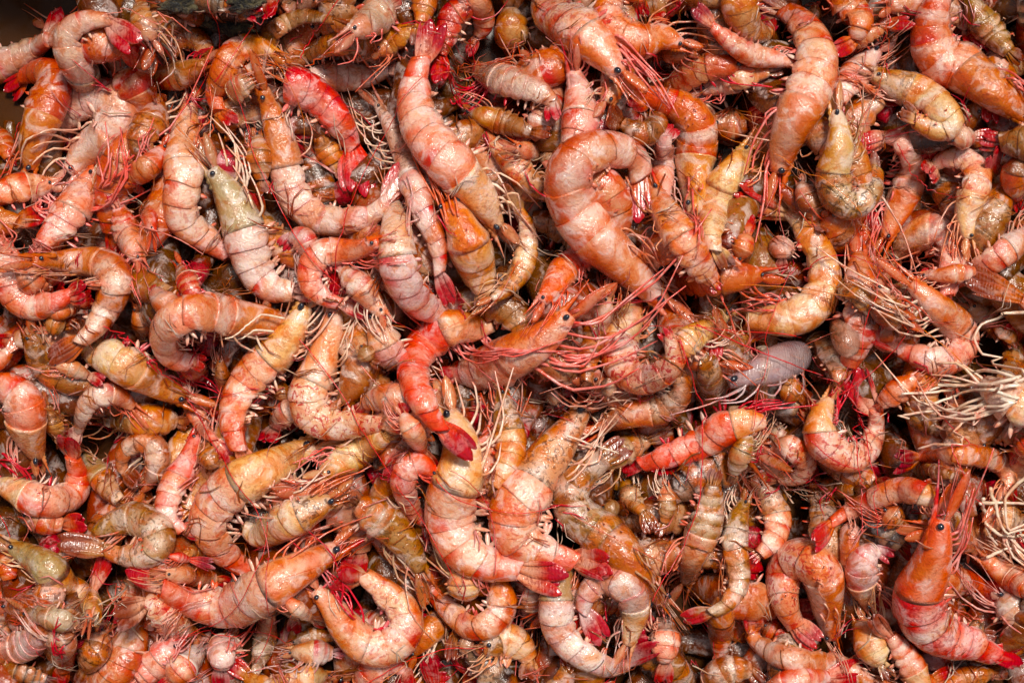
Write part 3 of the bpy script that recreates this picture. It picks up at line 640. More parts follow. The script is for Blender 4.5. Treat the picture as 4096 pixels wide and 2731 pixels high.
# ------------------------------------------------------------------ the shrimp, lowest first
# layer; width; pigment; options; midline in tenths of a millimetre (last point = tip of the tail fan); label
DATA = """
3;121;WP;R fr;-268,357 -96,306 0,268 96,223 191,159 255,26;smooth pale shrimp with dark red tail dipping into the brown liquid
3;121;WB;lp fr;383,510 364,415 332,306 281,210 281,134 344,89 434,83 561,179;lilac hump-backed shrimp whose red tail lies over the brown liquid
2;140;OY;;121,676 140,561 185,446 223,344 185,287 102,306 19,376;orange shrimp with knobbly underside curled beside the dark wet hole
5;166;WW;c.33 lw;274,695 357,606 446,542 485,459 440,395 357,395 287,446 210,548 140,619;plump white shrimp coiled nearly shut above the pink head with an orange belly
3;140;RP;;574,459 561,376 510,312 472,261 472,210;bright red and pink curled belly behind the plump white coil
4;102;SB;lr fr;823,255 733,300 651,312 574,274 491,198;small speckled yellow shrimp with a red fan and red legs on top
3;96;BY;c.25 fa;676,242 695,172 753,147 816,185 829,255 778,306;yellow ringed hump behind the small speckled shrimp with red legs
2;96;YW;L fa;612,166 574,96 561,19 555,-77;upright yellow and white shrimp with an orange spot by the dark debris
3;77;DK;fa;670,19 784,64 893,83 989,57 1052,38;dark olive rotting shrimp under the black debris
2;77;DD;c.5 fa;753,0 861,13 957,26 1046,57;blackened shrimp at the edge of the tray among dark scraps
4;77;KK;c.3 a fa;1091,242 1071,166 1122,108 1224,70 1327,83 1422,128;thin olive brown shrimp arched like a bridge
5;108;OY;c.3 fr;1097,217 1020,185 931,223 886,306 861,383 880,440 950,491;orange tan shrimp bent under the olive arched one with a tiny dark red fan
3;102;KB;fa;1543,268 1486,204 1403,172 1301,191 1212,236 1135,293;mustard ringed shrimp hump behind the headless pink shrimp
5;108;WW;R c.3 fr;1180,357 1276,319 1371,312 1467,306 1550,281 1684,261;lilac striped abdomen with a bright red fan under the pale upright tail
3;121;YW;c.6 lw fa;1071,459 982,440 918,472 912,536 925,561;yellow backed head shell with white legs below the grey rounded body
2;102;WG;;944,408 957,357 1014,325 1071,332;grey rounded body behind the black-eyed amber head
8;131;WA;c.36 e b;1052,357 1091,472 1126,593 1148,695 1186,797 1269,871 1378,886 1486,858 1543,810 1633,670;large lilac shrimp with amber brown head and round black eye
8;137;RR;n c0 lp fr;1142,338 1212,351 1301,415 1371,504 1409,587 1435,791;headless hot pink shrimp with an orange ring at its cut and red fan
6;140;PO;c.36 r a R;765,408 746,485 727,606 733,721 721,810 740,893 823,957 912,1014 1020,1020;upright pink shrimp with long red beak and red cheek blade
7;159;WG;c.42 lw;848,676 893,746 944,848 982,950 1014,1059 1071,1142 1180,1167 1263,1148;translucent grey green shrimp standing head up with yellow cheek
4;89;PR;L;657,587 606,657 542,708 491,740 446,753;pink smooth body with a red patch under the upright pink shrimp
3;128;BA;lw fa;628,395 606,485 568,561 568,638 587,689;brown translucent head with pale eye beside the plump white coil
6;140;PO;R c.5 lp l;389,676 338,753 287,842 230,925 166,995 108,1059;pink shrimp with bright orange belly patch and bundles of long pink legs
5;121;PW;R lp l;210,740 128,746 38,765 -64,804 -191,861;pale pink head with black eye reaching in beside the orange bellied shrimp
6;108;PP;lp;561,1046 536,976 504,906 472,829 446,772;pink head with purple cheek and black rimmed eye pointing down
4;70;PR;;612,925 593,829 561,759 529,727;thin pink body squeezed between two pink heads
4;96;GY;fa;1033,548 1040,638 1046,721 1059,784;tan and grey stump with dark edge beside the amber head
5;96;WW;fr;1244,1020 1212,957 1161,944 1122,995;small glossy white coil with a red ringed tail
2;83;WW;c.2 lr fr;1276,0 1212,38 1148,38 1084,-13 1078,77;grey white hump next to a scarlet tail fan
4;102;YB;fa;1276,548 1314,612 1346,670 1378,714;cream shrimp head hidden under the headless pink one
3;83;OB;;-32,510 13,574 38,638 51,676;orange brown stub beside the dark wet hole
8;169;PY;c.33 lw fr;1990,906 1910,784 1827,689 1744,599 1681,504 1655,408 1665,319 1684,249 1732,70;long cream shrimp with its red fan pointing straight up
4;134;WW;c.6 L lp;1406,134 1477,83 1566,19 1655,-57;white round head shell streaked with red legs
3;108;YW;fr;1508,210 1579,159 1655,121 1706,96;cream body showing between the scarlet fan and the white head shell
3;96;YO;fa;1713,-77 1700,0 1681,96 1674,191;pale orange body behind the fan that points straight up
4;102;RR;lr fr;1910,-38 1859,26 1808,70 1783,166 1764,223 1744,332;curled crimson belly with dark red fan beside the upright fan
5;89;PP;fr;1891,-57 1923,26 1936,96 1910,147 1875,230;pink curled tail with a glossy blood red fan
4;128;YA;L lw fa;2051,210 2044,128 2041,38 2038,-96;brown head hanging down with yellow shell and dark eye
8;169;SO;c.42 lp e;2478,300 2414,223 2331,140 2248,89 2191,45 2178,-38 2197,-128;large shrimp with yellow orange head shell and red freckled pink body
6;128;OO;c.3;2727,179 2644,153 2567,169 2497,153 2440,102 2430,26 2471,-32 2548,-13 2567,77;knobbly orange shrimp curled into a U beside the yellow headed one
4;96;BB;fa;2752,210 2669,198 2599,210 2548,242;amber brown flap under the knobbly orange shrimp
3;83;WG;;2344,-38 2325,32 2318,77;grey white stump behind the red freckled shrimp
5;121;WO;c.35 lr l L;1897,274 1974,306 2063,338 2146,364 2210,408 2223,485;small white shrimp with orange head and fan of red and white legs
3;96;BY;R fa;1885,453 1968,478 2051,504 2127,529 2204,542;brown speckled head lying below the red and white legs
7;137;PP;c.5 R lp r;2293,281 2312,376 2318,478 2299,574 2274,638 2248,702;pink head standing up with saw-toothed beak above the big terracotta shrimp
10;185;TT;c.36 e b fr;2656,1212 2548,1110 2452,1020 2357,925 2293,829 2267,727 2302,638 2389,596 2484,603 2548,644 2558,695 2542,899;biggest terracotta shrimp curled over with white bands and crimson fan
6;96;WB;lw l c.45;1508,415 1559,497 1604,587 1655,733 1706,874 1738,938 1757,1020 1757,1084 1815,1224;slim pale shrimp with white leg bundle on a brown head
5;96;SB;fa;2210,797 2153,759 2082,695 2019,625 1968,568 1872,485;thin brown shrimp with an amber fan and yellow speckled middle
6;83;BP;L fa;2063,587 2140,612 2216,638 2293,663;dusky pink head with dark eye pointing away from the terracotta shrimp
3;77;BB;fa;2204,695 2133,727 2102,765 2159,791 2223,797;small mustard curl tucked beside the terracotta shrimp
7;153;YO;c.45 U e fa;1795,810 1840,893 1878,982 1910,1078 1942,1167 1929,1231;tan head with bold black eye and orange blotched shell
7;86;YB;fa;1968,1199 2044,1142 2089,1071 2111,989 2105,906 2076,842 2006,714;slim yellow brown shrimp with a feathery amber fan
3;102;BB;fa;2637,446 2625,510 2561,536 2491,491 2433,440;speckled brown coil behind the pink legs
8;143;OY;c.36 U lp fr;2781,848 2781,746 2781,663 2787,587 2787,504 2736,440 2666,408 2590,383 2513,392;orange shrimp seen from above with cream head and scarlet fan
4;115;SR;c.3 lr;2953,268 2851,261 2768,293 2692,338 2609,332 2545,287;red freckled white belly curled beside the grey head with a dark eye
6;99;YW;L lp c.5 e fa;2806,364 2896,332 2985,306 3074,287 3138,268;pale head with black eye and a dark purple spot on its shell
6;96;WP;;2660,797 2647,708 2644,625 2666,548 2704,504;translucent lilac body curved behind the orange shrimp seen from above
7;140;OO;c.5 L r;2609,753 2666,848 2724,944 2787,1046 2851,1129 2883,1167;orange shrimp with its red beak against the terracotta shrimp's fan
6;83;PP;fm;3170,255 3081,236 2991,217 2915,166 2851,108 2768,32;slender pink tail with a maroon tipped fan under the tall salmon shrimp
4;128;YK;c.25 fm;2947,-77 2953,26 2991,115 3062,140 3093,77;glossy mustard ringed hump near the maroon tipped tail
9;169;PT;c.4 lp e fr;3113,695 3144,580 3189,466 3240,357 3269,255 3250,166 3199,89 3144,51 3011,-19;tall salmon shrimp with tan head pointing down and red curled tail
5;121;OO;c.3;3349,-38 3393,26 3438,83 3419,159 3329,204;orange ridged shrimp folded behind the tall salmon one
2;77;BB;fa;3234,64 3285,64 3329,38;brown scrap between the salmon and orange ridged shrimp
7;128;KY;c.4 e fa;3342,446 3355,529 3349,619 3329,695 3342,778 3406,823 3476,778 3502,695 3489,606;yellow shrimp curled into a U with a golden middle
6;115;PW;c.5;3514,198 3444,268 3387,344 3358,415 3349,459;pale pink flap hanging over the yellow U-shaped shrimp
9;175;OA;c.42 lp;4107,478 4031,415 3935,344 3846,281 3769,249 3722,179 3725,83 3763,-19 3820,-96;large vivid orange shrimp with smooth amber head shell
5;108;KK;fa;3872,-13 3923,83 3980,153 4037,210 4095,255;mustard ridged shrimp behind the vivid orange one
6;131;YB;c.3 fa;3489,300 3591,338 3680,376 3757,434 3801,497 3744,517 3667,485 3591,440;cream and yellow ringed shrimp rolled up beside the vivid orange one
8;121;PO;c.42 lp fr;3540,957 3578,874 3616,791 3642,708 3642,631 3604,568 3546,548 3425,587;neat pink shrimp with a scarlet fan hooked over at the top
6;115;SY;;3872,957 3872,861 3897,765 3903,695 3865,644 3801,631 3744,657 3706,708;brown striped white shrimp arched like an umbrella handle
5;89;BW;fa;3202,733 3221,778 3247,829 3272,886 3285,931;speckled grey body under the tall salmon shrimp's eyes
4;124;BO;c.2 fa;3317,855 3355,925 3374,1001 3380,1071 3400,1122;amber ringed tail running down below the yellow U-shaped shrimp
6;128;YY;c.4 fa;2991,593 2940,663 2889,740 2857,829 2845,925 2857,995 2915,1084;cream shrimp with pink freckled tail behind the tall salmon one
4;83;PP;;2953,1033 2991,944 3004,855;pink shaft between two orange heads
4;115;PB;lw;2838,485 2915,504 2991,497 3055,459;pink belly with a clump of white legs behind the orange shrimp seen from above
6;108;PW;;4162,906 4040,993 3936,1062 3814,1132 3762,1149;pale pink body entering the frame beside the white round head
4;102;OD;;4095,625 4056,702 4069,791 4088,848;dull orange stub at the edge near the striped umbrella-handle shrimp
3;83;WW;;3808,561 3891,548 3967,536;lilac wet scrap below the vivid orange shrimp
3;70;PP;fr;3393,191 3457,147 3540,108 3655,96;pink stem with a crimson fan pointing at the vivid orange shrimp
3;96;BO;fa;2711,255 2775,198 2838,172;amber brown shell scrap beside the slender pink tail
3;77;RP;;2622,108 2666,57 2717,13;crimson and pink scrap near the top among orange shrimp
9;121;AA;c.42 e b fa;128,1045 210,1045 300,1041 383,1048 446,1076 469,1134 440,1217 389,1300 325,1363 191,1446;tan shrimp folded at the middle with white bands and a thin dark line
8;121;PP;c.25 a fr;6,962 19,1045 32,1121 70,1191 140,1230 210,1210 268,1185 351,1159;pink shrimp sagging like a hammock with a short red fan
4;102;PW;;83,1070 128,1127 191,1159 255,1166;pale pink mound under the tan folded shrimp
5;70;PP;;179,1255 255,1239 312,1223 383,1198;thin pink tail lying under the tan folded shrimp
4;83;RP;lr;721,1064 753,1134 784,1204 804,1249;red stem with crimson legs above the red striped back
4;108;XX;n c0;714,1249 657,1210 619,1166 612,1127;dull grey lilac stump above the red striped back
4;73;PP;;548,1223 568,1300 587,1376 593,1414;thin pink shaft hidden beside the red striped back
7;156;PA;c.38 R lw;1167,1306 1071,1281 957,1268 855,1252 753,1255 682,1300 666,1370 695,1427 759,1446 823,1465;plump shrimp with red striped back and brown head shell
8;147;PY;c.38 lw e fr;1224,1223 1173,1312 1097,1414 1014,1497 957,1587 934,1682 944,1752 957,1791 1004,1899;long slanting shrimp with white teeth on its belly and two-pronged red fan
6;70;PP;fr;733,1542 765,1612 804,1689 855,1759 918,1848;narrow pink tail with a scarlet tip meeting the two-pronged red fan
7;147;SP;c.42 lw fr;1339,1236 1323,1325 1295,1414 1263,1504 1231,1587 1256,1663 1339,1695 1429,1695 1524,1692 1671,1679;hook shaped shrimp with red blotched tail lying flat
9;105;PO;c.38 lp e fr;1518,968 1435,994 1352,1003 1282,1016 1240,1076 1247,1147 1301,1191 1352,1210 1486,1268;small bright pink shrimp bent into a hook with a red tail
8;150;YA;c.5 L lr e fa;740,1593 638,1542 536,1481 446,1434 383,1408 344,1363 364,1319;tan shrimp head lying slantwise with blue black eye and red whiskers
7;89;WO;fr;536,1631 485,1587 421,1574 364,1599 332,1663 319,1714 255,1823;small cream shrimp bent into an arch with red tail prongs
4;128;YG;c.5 fa;408,1670 510,1670 606,1676 702,1682 759,1689;tan speckled barrel body under the slanting tan head
7;89;BO;c.2 n fa;593,1937 631,1861 625,1791 561,1765 497,1810 491,1880 548,1944;brown shell coiled up like a cup
4;83;YB;fa;191,1619 217,1689 242,1759 255,1804;cream legs and body beside the small cream arch
7;150;PY;c.4;150,1829 128,1759 108,1689 102,1619 51,1555 -26,1529 -77,1555;pink and orange curled shrimp pushing its dark eye downward
6;83;PW;fm;-128,1504 -57,1465 6,1434 38,1402 134,1306;pale tail with white edged magenta fan at the edge of the frame
4;83;KY;fa;191,1287 255,1306 306,1281;greenish yellow scrap behind the tan folded shrimp
4;64;WP;;223,1459 287,1472 351,1504 415,1536;lilac thin tail tucked beneath the slanting tan head
4;96;RP;lr;733,1414 772,1472 816,1504 848,1542;pink belly with crimson legs under the red striped back
4;57;BB;fa;880,1440 893,1517 893,1580 886,1619;thin amber stick behind the long slanting shrimp
3;70;BB;fa;1122,1536 1135,1599 1135,1650;small brown stub in the shade of the long slanting shrimp
5;96;WW;;1212,1619 1148,1650 1097,1701 1078,1772;lilac curved back peeping out by the hooked shrimp
5;121;WW;c.3;1693,1695 1630,1619 1547,1587 1464,1612 1413,1670;pale lilac dome under the coral C-shaped shrimp
8;171;PY;c.42 lw e;1263,1773 1132,1837 1010,1898 897,1977 836,2081 885,2186 975,2264 1045,2334;large cream and pink shrimp with yellow head bent into a C
6;108;PR;;787,1741 749,1846 688,1959 670,2064 731,2116 810,2125;slim pink shrimp with red blotches bent at the bottom
7;102;WO;c.55 lw e;1534,1261 1489,1198 1432,1134 1368,1083 1336,1045;orange yellow head with dark eye beneath the small bright pink hook
6;128;WY;c.45 lw;1496,1274 1521,1338 1559,1414 1604,1478 1655,1523;cream body with a bulging white shoulder beside the coral C-shaped shrimp
4;70;GG;fa;1451,1389 1483,1440 1521,1459;grey glassy scrap near the cream bulging shoulder
6;143;WY;c.38 R;1572,802 1579,904 1585,1006 1604,1102 1655,1191 1732,1242 1808,1242 1859,1223;pale lilac shrimp with white belly fringe curving like a J
10;143;CY;c.28 lp l n fr;1974,1300 1891,1306 1808,1306 1738,1341 1681,1402 1655,1478 1668,1561 1706,1631 1754,1701 1885,1829;coral C-shaped shrimp with cream neck and scarlet fan
9;172;PO;c.55 R lp l e;2280,1255 2204,1325 2108,1389 2006,1446 1910,1478 1827,1491 1757,1497;orange shelled shrimp with long pink legs fanned out
7;115;RO;c.5 L;2165,1210 2210,1140 2255,1083 2318,1032 2382,994 2420,974;short orange and red shrimp tucked under the biggest terracotta head
5;96;BW;fa;2427,1185 2408,1274 2369,1351 2350,1440 2350,1523 2344,1568;white freckled column beside the coil with pink freckles
8;140;SY;c.3;2548,1198 2510,1287 2478,1376 2484,1459 2554,1510 2637,1497 2695,1440 2688,1363 2650,1312;cream coil with pink freckles below the biggest terracotta head
7;118;BO;c.5 R lw fa;2395,1714 2478,1676 2574,1650 2656,1631 2720,1574 2720,1504 2695,1453;amber brown shrimp lying crosswise under the freckled coil
9;188;PB;c.42 lw e r R;2334,1637 2255,1741 2177,1846 2111,1950 2051,2046 2064,2151 2168,2203 2290,2238 2447,2285;upright brown shelled shrimp with black eye and scarlet saddle
3;70;XD;;2191,1593 2242,1574 2293,1561;dark purple glassy lump beside the scarlet beak
3;77;XD;;2408,1542 2459,1548 2510,1561;dark purple slick lump under the amber brown shrimp
5;118;YK;c.4 fa;2006,1561 2025,1644 2038,1721 2044,1791 2025,1867 1974,1944 1936,1982;mustard speckled column beside the pale shrimp with a scarlet saddle
9;188;PY;c.36 lw R e fr;1794,1646 1837,1759 1837,1881 1802,1994 1802,2107 1855,2203 1950,2255 2072,2273 2264,2307;large salmon shrimp stretched in a J with bright red fan
6;84;PP;fr;1759,1550 1689,1663 1637,1750 1550,1933;pink tail split into a hanging crimson fan behind the coral one
6;80;PP;fr;1611,1654 1663,1741 1689,1802 1741,1933;second hanging pink tail with crimson tip below the coral shrimp
6;122;YY;lp fa;1289,1898 1376,1843 1463,1790 1541,1741 1585,1715;yellow head with whiskers of pink legs under the red blotched hook
6;104;KK;fa;2386,1863 2490,1802 2595,1759 2673,1728;olive flattened shell strip above the orange segmented shrimp
9;134;CY;c.24 n L lr;3062,1686 2979,1689 2902,1708 2826,1759 2743,1797 2660,1826 2577,1851 2481,1880;orange segmented shrimp with cream torn neck
8;140;YY;c.24 lp n fr;2985,1281 3068,1284 3157,1274 3234,1242 3291,1172 3298,1076 3259,974 3202,898 3164,853 2953,758;large peach shrimp curved like a C with dark red fan and cream neck
7;108;YY;c.7 e lw fa;2902,1261 2838,1306 2768,1351 2704,1414 2660,1472;cream head with greenish black eye behind the terracotta beak
9;137;XX;c.97 n e;2915,1529 3004,1494 3093,1456 3176,1427 3234,1408 3253,1402;empty lilac grey shell with a black eye
7;102;XB;c.95 n;3323,1217 3355,1300 3387,1376 3412,1427 3425,1446;thin empty see-through shell behind the lilac grey shell
6;115;KK;c.35 fa;3189,1351 3285,1383 3336,1453 3355,1523 3349,1580;olive speckled hump next to the lilac grey empty shell
7;121;SY;c.25 lr;3317,1593 3278,1682 3291,1772 3374,1829 3457,1810 3495,1733 3502,1650 3412,1472;speckled yellow shrimp in a wide U around red whiskers
4;86;KK;fa;3355,1140 3431,1185 3470,1242 3482,1306;dark mustard ringed body by the peach shrimp
7;143;PY;c.38;3572,1032 3629,968 3706,927 3776,939 3808,1006 3801,1089 3785,1172 3769,1249;round white shouldered shrimp with pink curved back
8;128;PO;c.4 lw l fr;3642,1134 3706,1185 3769,1242 3827,1300 3846,1370 3801,1434 3718,1440 3648,1414 3597,1395 3482,1319;pink and yellow shrimp curled around with a bright scarlet fan
8;96;AA;fa;4254,1312 4190,1261 4127,1223 4082,1198 3840,1108;broad rust brown fan lying across from the edge
7;70;PO;c.6 fa;3693,1102 3795,1096 3897,1086 3999,1076;flat pale orange shell above the rust brown fan
5;105;BW;fa;3872,1223 3935,1261 3999,1312 4044,1357 4063,1395;brown mottled body beneath the rust brown fan
4;115;BW;fa;3514,1159 3540,1236 3591,1300 3642,1351;grey and brown hump behind the curled pink and yellow shrimp
7;166;YW;c.45 lw l fa;3942,1536 4018,1580 4095,1631 4178,1695 4229,1759;cream shrimp with long white legs stretching out from the edge
6;96;OO;;3661,1510 3591,1561 3521,1619 3482,1650;orange translucent shell beside the bundle of long white legs
4;89;KG;fa;3629,1612 3687,1682 3763,1727 3833,1759;greenish yellow body under the long white legs
5;70;XX;;3081,1721 3138,1752 3202,1772;lilac flat scrap under the orange segmented shrimp's torn neck
8;51;KK;n c0 fa;3049,1389 3058,1459 3058,1523 3039,1689;olive fan standing on the torn neck of the orange shrimp
6;83;GK;fa;2998,1740 2960,1816 2934,1893 2915,1937;grey olive body below the torn neck of the orange shrimp
4;96;KY;fa;3125,1555 3189,1574 3247,1619;mustard scrap between the lilac shell and the red whiskers
4;96;WW;;3125,962 3125,1032 3113,1089;white hump framed inside the peach C-shaped shrimp
4;77;RR;fr;4139,1765 4076,1810 4050,1867;scarlet tip at the edge of the frame
7;121;PY;c.28 lr l;-13,1929 57,1961 147,1999 236,2005 303,1967 312,1897 293,1833 274,1744;pink belly-up shrimp bowed like a smile with red legs
4;108;PW;;108,2056 179,2082 255,2098 351,2101;smooth lilac and crimson stump under the bowed pink shrimp
5;96;BG;c.5 fa;332,1814 389,1890 440,1954 485,2005 536,2012;tan shrimp slanting down into a pale grey tail end
8;124;KK;c.3 n fa;376,2133 459,2088 548,2072 625,2107 641,2165 599,2216 510,2222 434,2203 223,2171;mustard brown shrimp rolled up tight with stiff brown whiskers
7;134;YB;c.35 e L fa;1327,1999 1250,2037 1161,2079 1091,2120 1033,2139 989,2114 995,2075;rounded cream and brown shrimp pressed against the large cream C
9;169;PO;c.38 e r fr;1346,2190 1250,2251 1142,2311 1033,2375 938,2423 835,2423 733,2391 657,2350 504,2273;long smiling shrimp with orange head and a red fan and beak
7;143;SO;c.38 lr;1260,2356 1317,2420 1375,2502 1451,2573 1547,2585 1623,2522 1610,2432 1534,2362 1457,2305 1336,2292;dusky pink shrimp bent into a U around crimson legs
7;131;YG;c.42 e fa;45,2184 128,2222 204,2279 255,2350 306,2369 364,2407 376,2471 357,2515;grey green shrimp with yellow rolled tail and dark shoulder patch
5;96;OB;fm;-26,2216 26,2254 38,2318 38,2356;orange mottled stump at the edge above a magenta fan
6;77;PP;fm;-38,2592 0,2528 13,2452 13,2382 89,2299;pink tail with a magenta fan at the frame edge
6;121;WP;c.5;-38,2586 51,2592 128,2566 185,2515 210,2490;pale cream head shell with a pink beak near the edge
6;89;GB;fa;108,2445 191,2464 287,2484 344,2452 357,2413;glassy grey shell lying under the yellow rolled tail
5;108;WB;;210,2509 249,2560 249,2624 236,2662;white and brown ringed body below the glassy grey shell
6;121;BP;lr fa;408,2522 383,2592 344,2668 306,2751;tan pink head with red legs going off the bottom
5;77;DK;fa;13,2649 96,2688 191,2713 255,2751;dark brown body along the bottom corner
7;64;PP;;357,2471 370,2407 376,2362 440,2222;broad pink fan pointing up beside the rolled mustard shrimp
5;70;PB;fr;548,2279 529,2337 504,2413 478,2484;pink strip hanging below the red fan of the smiling shrimp
6;115;SB;fa;772,2535 714,2496 657,2452 619,2413 587,2407 446,2464;freckled shrimp with pointed orange fan under the smiling shrimp
6;128;PR;c.4;714,2554 676,2605 612,2668 548,2726 510,2764;white and scarlet body slanting off the bottom
7;115;PX;c.6;810,2586 753,2649 689,2713 638,2764;smooth pale pink shell with a ridge beside the scarlet body
7;121;WY;c.35 lp;918,2541 893,2605 886,2668 893,2745;cream bulging belly under a tuft of pink legs
6;83;GP;c.45 fa;1084,2426 1071,2515 1052,2598 1027,2675 1020,2751;slim grey pink shrimp upright with its head in the shade
3;77;XD;;1167,2394 1180,2464 1186,2535;dark lilac lump in the shade below the smiling shrimp
5;57;WP;;1142,2394 1199,2439 1250,2477 1301,2509;pale tail tip poking from below the smiling shrimp
7;96;XY;c.5;1167,2605 1250,2605 1333,2611 1384,2617;glassy grey shrimp end lying level beneath the U around crimson legs
6;64;BD;fa;1173,2566 1250,2541 1339,2547 1390,2579;dark brown shell resting on the glassy grey end
6;89;YG;e R fa;1307,2700 1231,2707 1148,2713 1071,2732;tan head with black eye along the bottom
8;147;GK;c.66 fa;1681,2282 1655,2215 1604,2145 1547,2088 1477,2043 1426,2014 1400,1988;khaki brown head shell with a pale greenish neck
4;83;YB;fa;842,2177 753,2209 670,2260;cream body in the shade of the large cream C
6;38;RR;fm;676,2222 721,2228 759,2238 861,2267;little magenta fan above the smiling shrimp's back
5;83;SW;;663,2292 765,2299 861,2311 925,2324;dirty pink mottled body lying behind the smiling shrimp
4;89;BP;fa;823,1795 848,1859 848,1903;brown stub behind the large cream and pink C
6;96;PC;c.25 fr;1738,1890 1681,1852 1630,1871 1610,1929 1630,1999 1655,2050 1706,2088 1738,2171;small pink and cream ring between the crimson fans and the salmon J
8;150;KA;c.4 e U fa;2644,2401 2586,2324 2522,2248 2452,2171 2369,2114 2299,2050 2283,1973 2331,1897 2408,1839 2510,1769;long olive shrimp with reddish speckles and amber head
5;83;KK;lw fa;2497,1916 2522,1986 2574,2050 2612,2126;mustard ringed stalk beside the dark hole
5;70;KP;lw fa;2663,1941 2669,2018 2656,2088 2637,2146;olive stalk ending in pale legs next to the pink freckled head
7;128;KP;c.5 fa;2743,2324 2775,2228 2813,2126 2838,2024 2851,1935 2870,1871;peach and tan shrimp head down with grey speckled tail end
8;118;WY;c.34;2510,2579 2529,2515 2542,2433 2516,2356 2459,2318 2395,2324 2350,2375 2331,2439 2408,2586;white ring shaped shrimp with yellow head and pink pronged fan
7;128;WG;c.25;2280,2260 2229,2337 2223,2420 2229,2496 2274,2573 2350,2630 2433,2665 2497,2653 2625,2560;pale grey shrimp cupping the white ring with a red spoon shaped fan
8;115;OO;c.22 lp fm;1980,2292 2003,2356 2006,2426 1961,2490 1885,2503 1815,2452 1757,2394 1725,2350 1687,2273;orange freckled shrimp swung round in a U with a purple tipped tail
6;128;YO;c.6 fa;1846,2228 1859,2305 1866,2382 1859,2420;amber shell behind the tail of the orange freckled U
6;108;YA;c.6 lw fa;1655,2611 1693,2554 1744,2496 1795,2452 1834,2426;yellow brown head shell with pale leg bundle pointing at the bottom
7;57;KB;n c0 fa;1827,2452 1827,2490 1824,2522 1802,2643;frayed brown fan below the orange freckled U
6;108;PS;c.2;1445,2764 1489,2681 1553,2649 1617,2675 1642,2751;pink rounded hump rising from the bottom edge
6;57;RR;;1783,2847 1757,2802 1738,2751 1706,2630;scarlet and white fan rising from the bottom edge
4;57;RR;fr;1897,2777 1885,2739 1866,2688 1827,2605;dark crimson fan in the shade at the bottom
7;134;YK;c.2 fa;1936,2586 2000,2554 2070,2573 2121,2637 2127,2726;butter yellow ringed shrimp curving off the bottom
5;89;WD;c.6 e;2121,2503 2127,2420 2121,2343 2114,2292;dull pinkish head with dark eye hanging down in the shade
4;77;XX;fa;1846,2566 1891,2586 1936,2605;dark lilac lump by the frayed brown fan
3;70;GG;fa;2420,2031 2465,2034 2510,2037;grey wet lump in the dark hole by the olive shrimp
6;115;PD;;2660,2477 2663,2560 2657,2643 2641,2739;brownish pink flat shell going off the bottom
6;96;SP;c.25 lr;3081,1788 3157,1788 3218,1839 3195,1900 3119,1913 3049,1890;red freckled pink shrimp curled below the orange segmented one
6;115;PB;;3042,1948 3087,2005 3106,2082 3087,2158 3036,2216 3004,2241;pink ringed body curving down beside the peach head-down shrimp
7;96;KK;c.25 lw fr;2979,1999 2953,2088 2940,2177 2953,2267 2953,2343 2908,2413 2851,2445 2724,2484;mustard belly with white swimmerets and a red tail tip
6;96;AA;c.3 U fa;2889,2388 2883,2464 2883,2547 2883,2624 2883,2681;amber back seen from above with one white band
7;108;AA;c.3 fr;3489,2726 3393,2688 3298,2662 3195,2643 3106,2617 3036,2573 3004,2535 3004,2426;bright amber shrimp with a forked red fan
8;102;PP;fr;3042,2802 3106,2751 3202,2720 3310,2707 3457,2688;bright pink back with red fan at the very bottom
6;121;BW;c.25 fa;2826,2751 2902,2681 3004,2675 3062,2739;pale ringed hump with brown stripes at the bottom
8;143;SO;c.38 U;3336,2547 3310,2452 3304,2369 3285,2286 3221,2235 3151,2260 3132,2343 3144,2426 3176,2490 3278,2579;white horseshoe shrimp with red freckles
8;92;OY;c.12 n;3738,2012 3687,1973 3604,1954 3521,1980 3444,2018 3374,2056 3329,2088 3247,2171;long thin orange tail sweeping in front of the big red shrimp
6;64;AA;c.1 n U fa;3400,2088 3400,2177 3393,2273 3380,2356 3374,2426;thin orange brown stalk seen from above beside the white horseshoe
6;118;WY;c.4;3476,2413 3444,2330 3451,2241 3508,2190 3578,2228;pale cream shrimp with shiny hump between stalk and big red shrimp
4;89;KB;fa;3272,1935 3342,1948 3419,1961 3476,1967;brown banded grub-like body under long red feelers
5;102;BP;fa;3540,2044 3604,2088 3642,2146;brown pink hump behind the big red shrimp's head
9;179;RO;c.4 e r lp;3763,2075 3741,2177 3706,2286 3671,2369 3677,2445 3718,2512 3795,2554 3884,2573 3967,2611 4088,2643;big red shrimp with orange collar and white shoulder
4;77;KY;fa;3616,1871 3712,1884 3795,1897 3865,1916;mustard body behind the big red shrimp's beak
7;83;OP;fm;3999,1999 4037,1922 4012,1859 3942,1827 3846,1817 3750,1820 3680,1827 3578,1839;thin orange shrimp lying level with a purple tipped tail
6;128;YB;c.5 lw l fa;4082,2088 3999,2063 3954,2101 3954,2171;tan body under a heap of pale crossed legs
7;115;OP;c.6 lw;3929,2228 3999,2279 4069,2324 4139,2369 4178,2401;orange head shell pointing toward the big red shrimp
5;128;WX;;3999,2382 4050,2433 4063,2496 4037,2560;milky grey body in the shade by the big red shrimp's tail
7;128;YO;c.55 fa;3438,2477 3476,2566 3521,2649 3559,2726;pale orange shell shaped like a teardrop at the bottom
7;108;PY;fa;3712,2777 3667,2700 3616,2617 3559,2541 3482,2452;pale pink shrimp with an orange brown fan beside the teardrop shell
4;77;WW;;3540,2445 3578,2484 3623,2522;bluish white wet lump beside the big red shrimp
5;83;BP;lw fa;3776,2739 3872,2707 3967,2688 4037,2681;brown pink body with pale legs in the bottom corner
4;83;RD;;3042,2490 3125,2535 3202,2566;dull red body in the shade inside the white horseshoe's corner
4;83;DP;fa;3859,2496 3923,2535 3986,2547;dark pinkish body between the big red shrimp's legs and tail
"""
rows = []
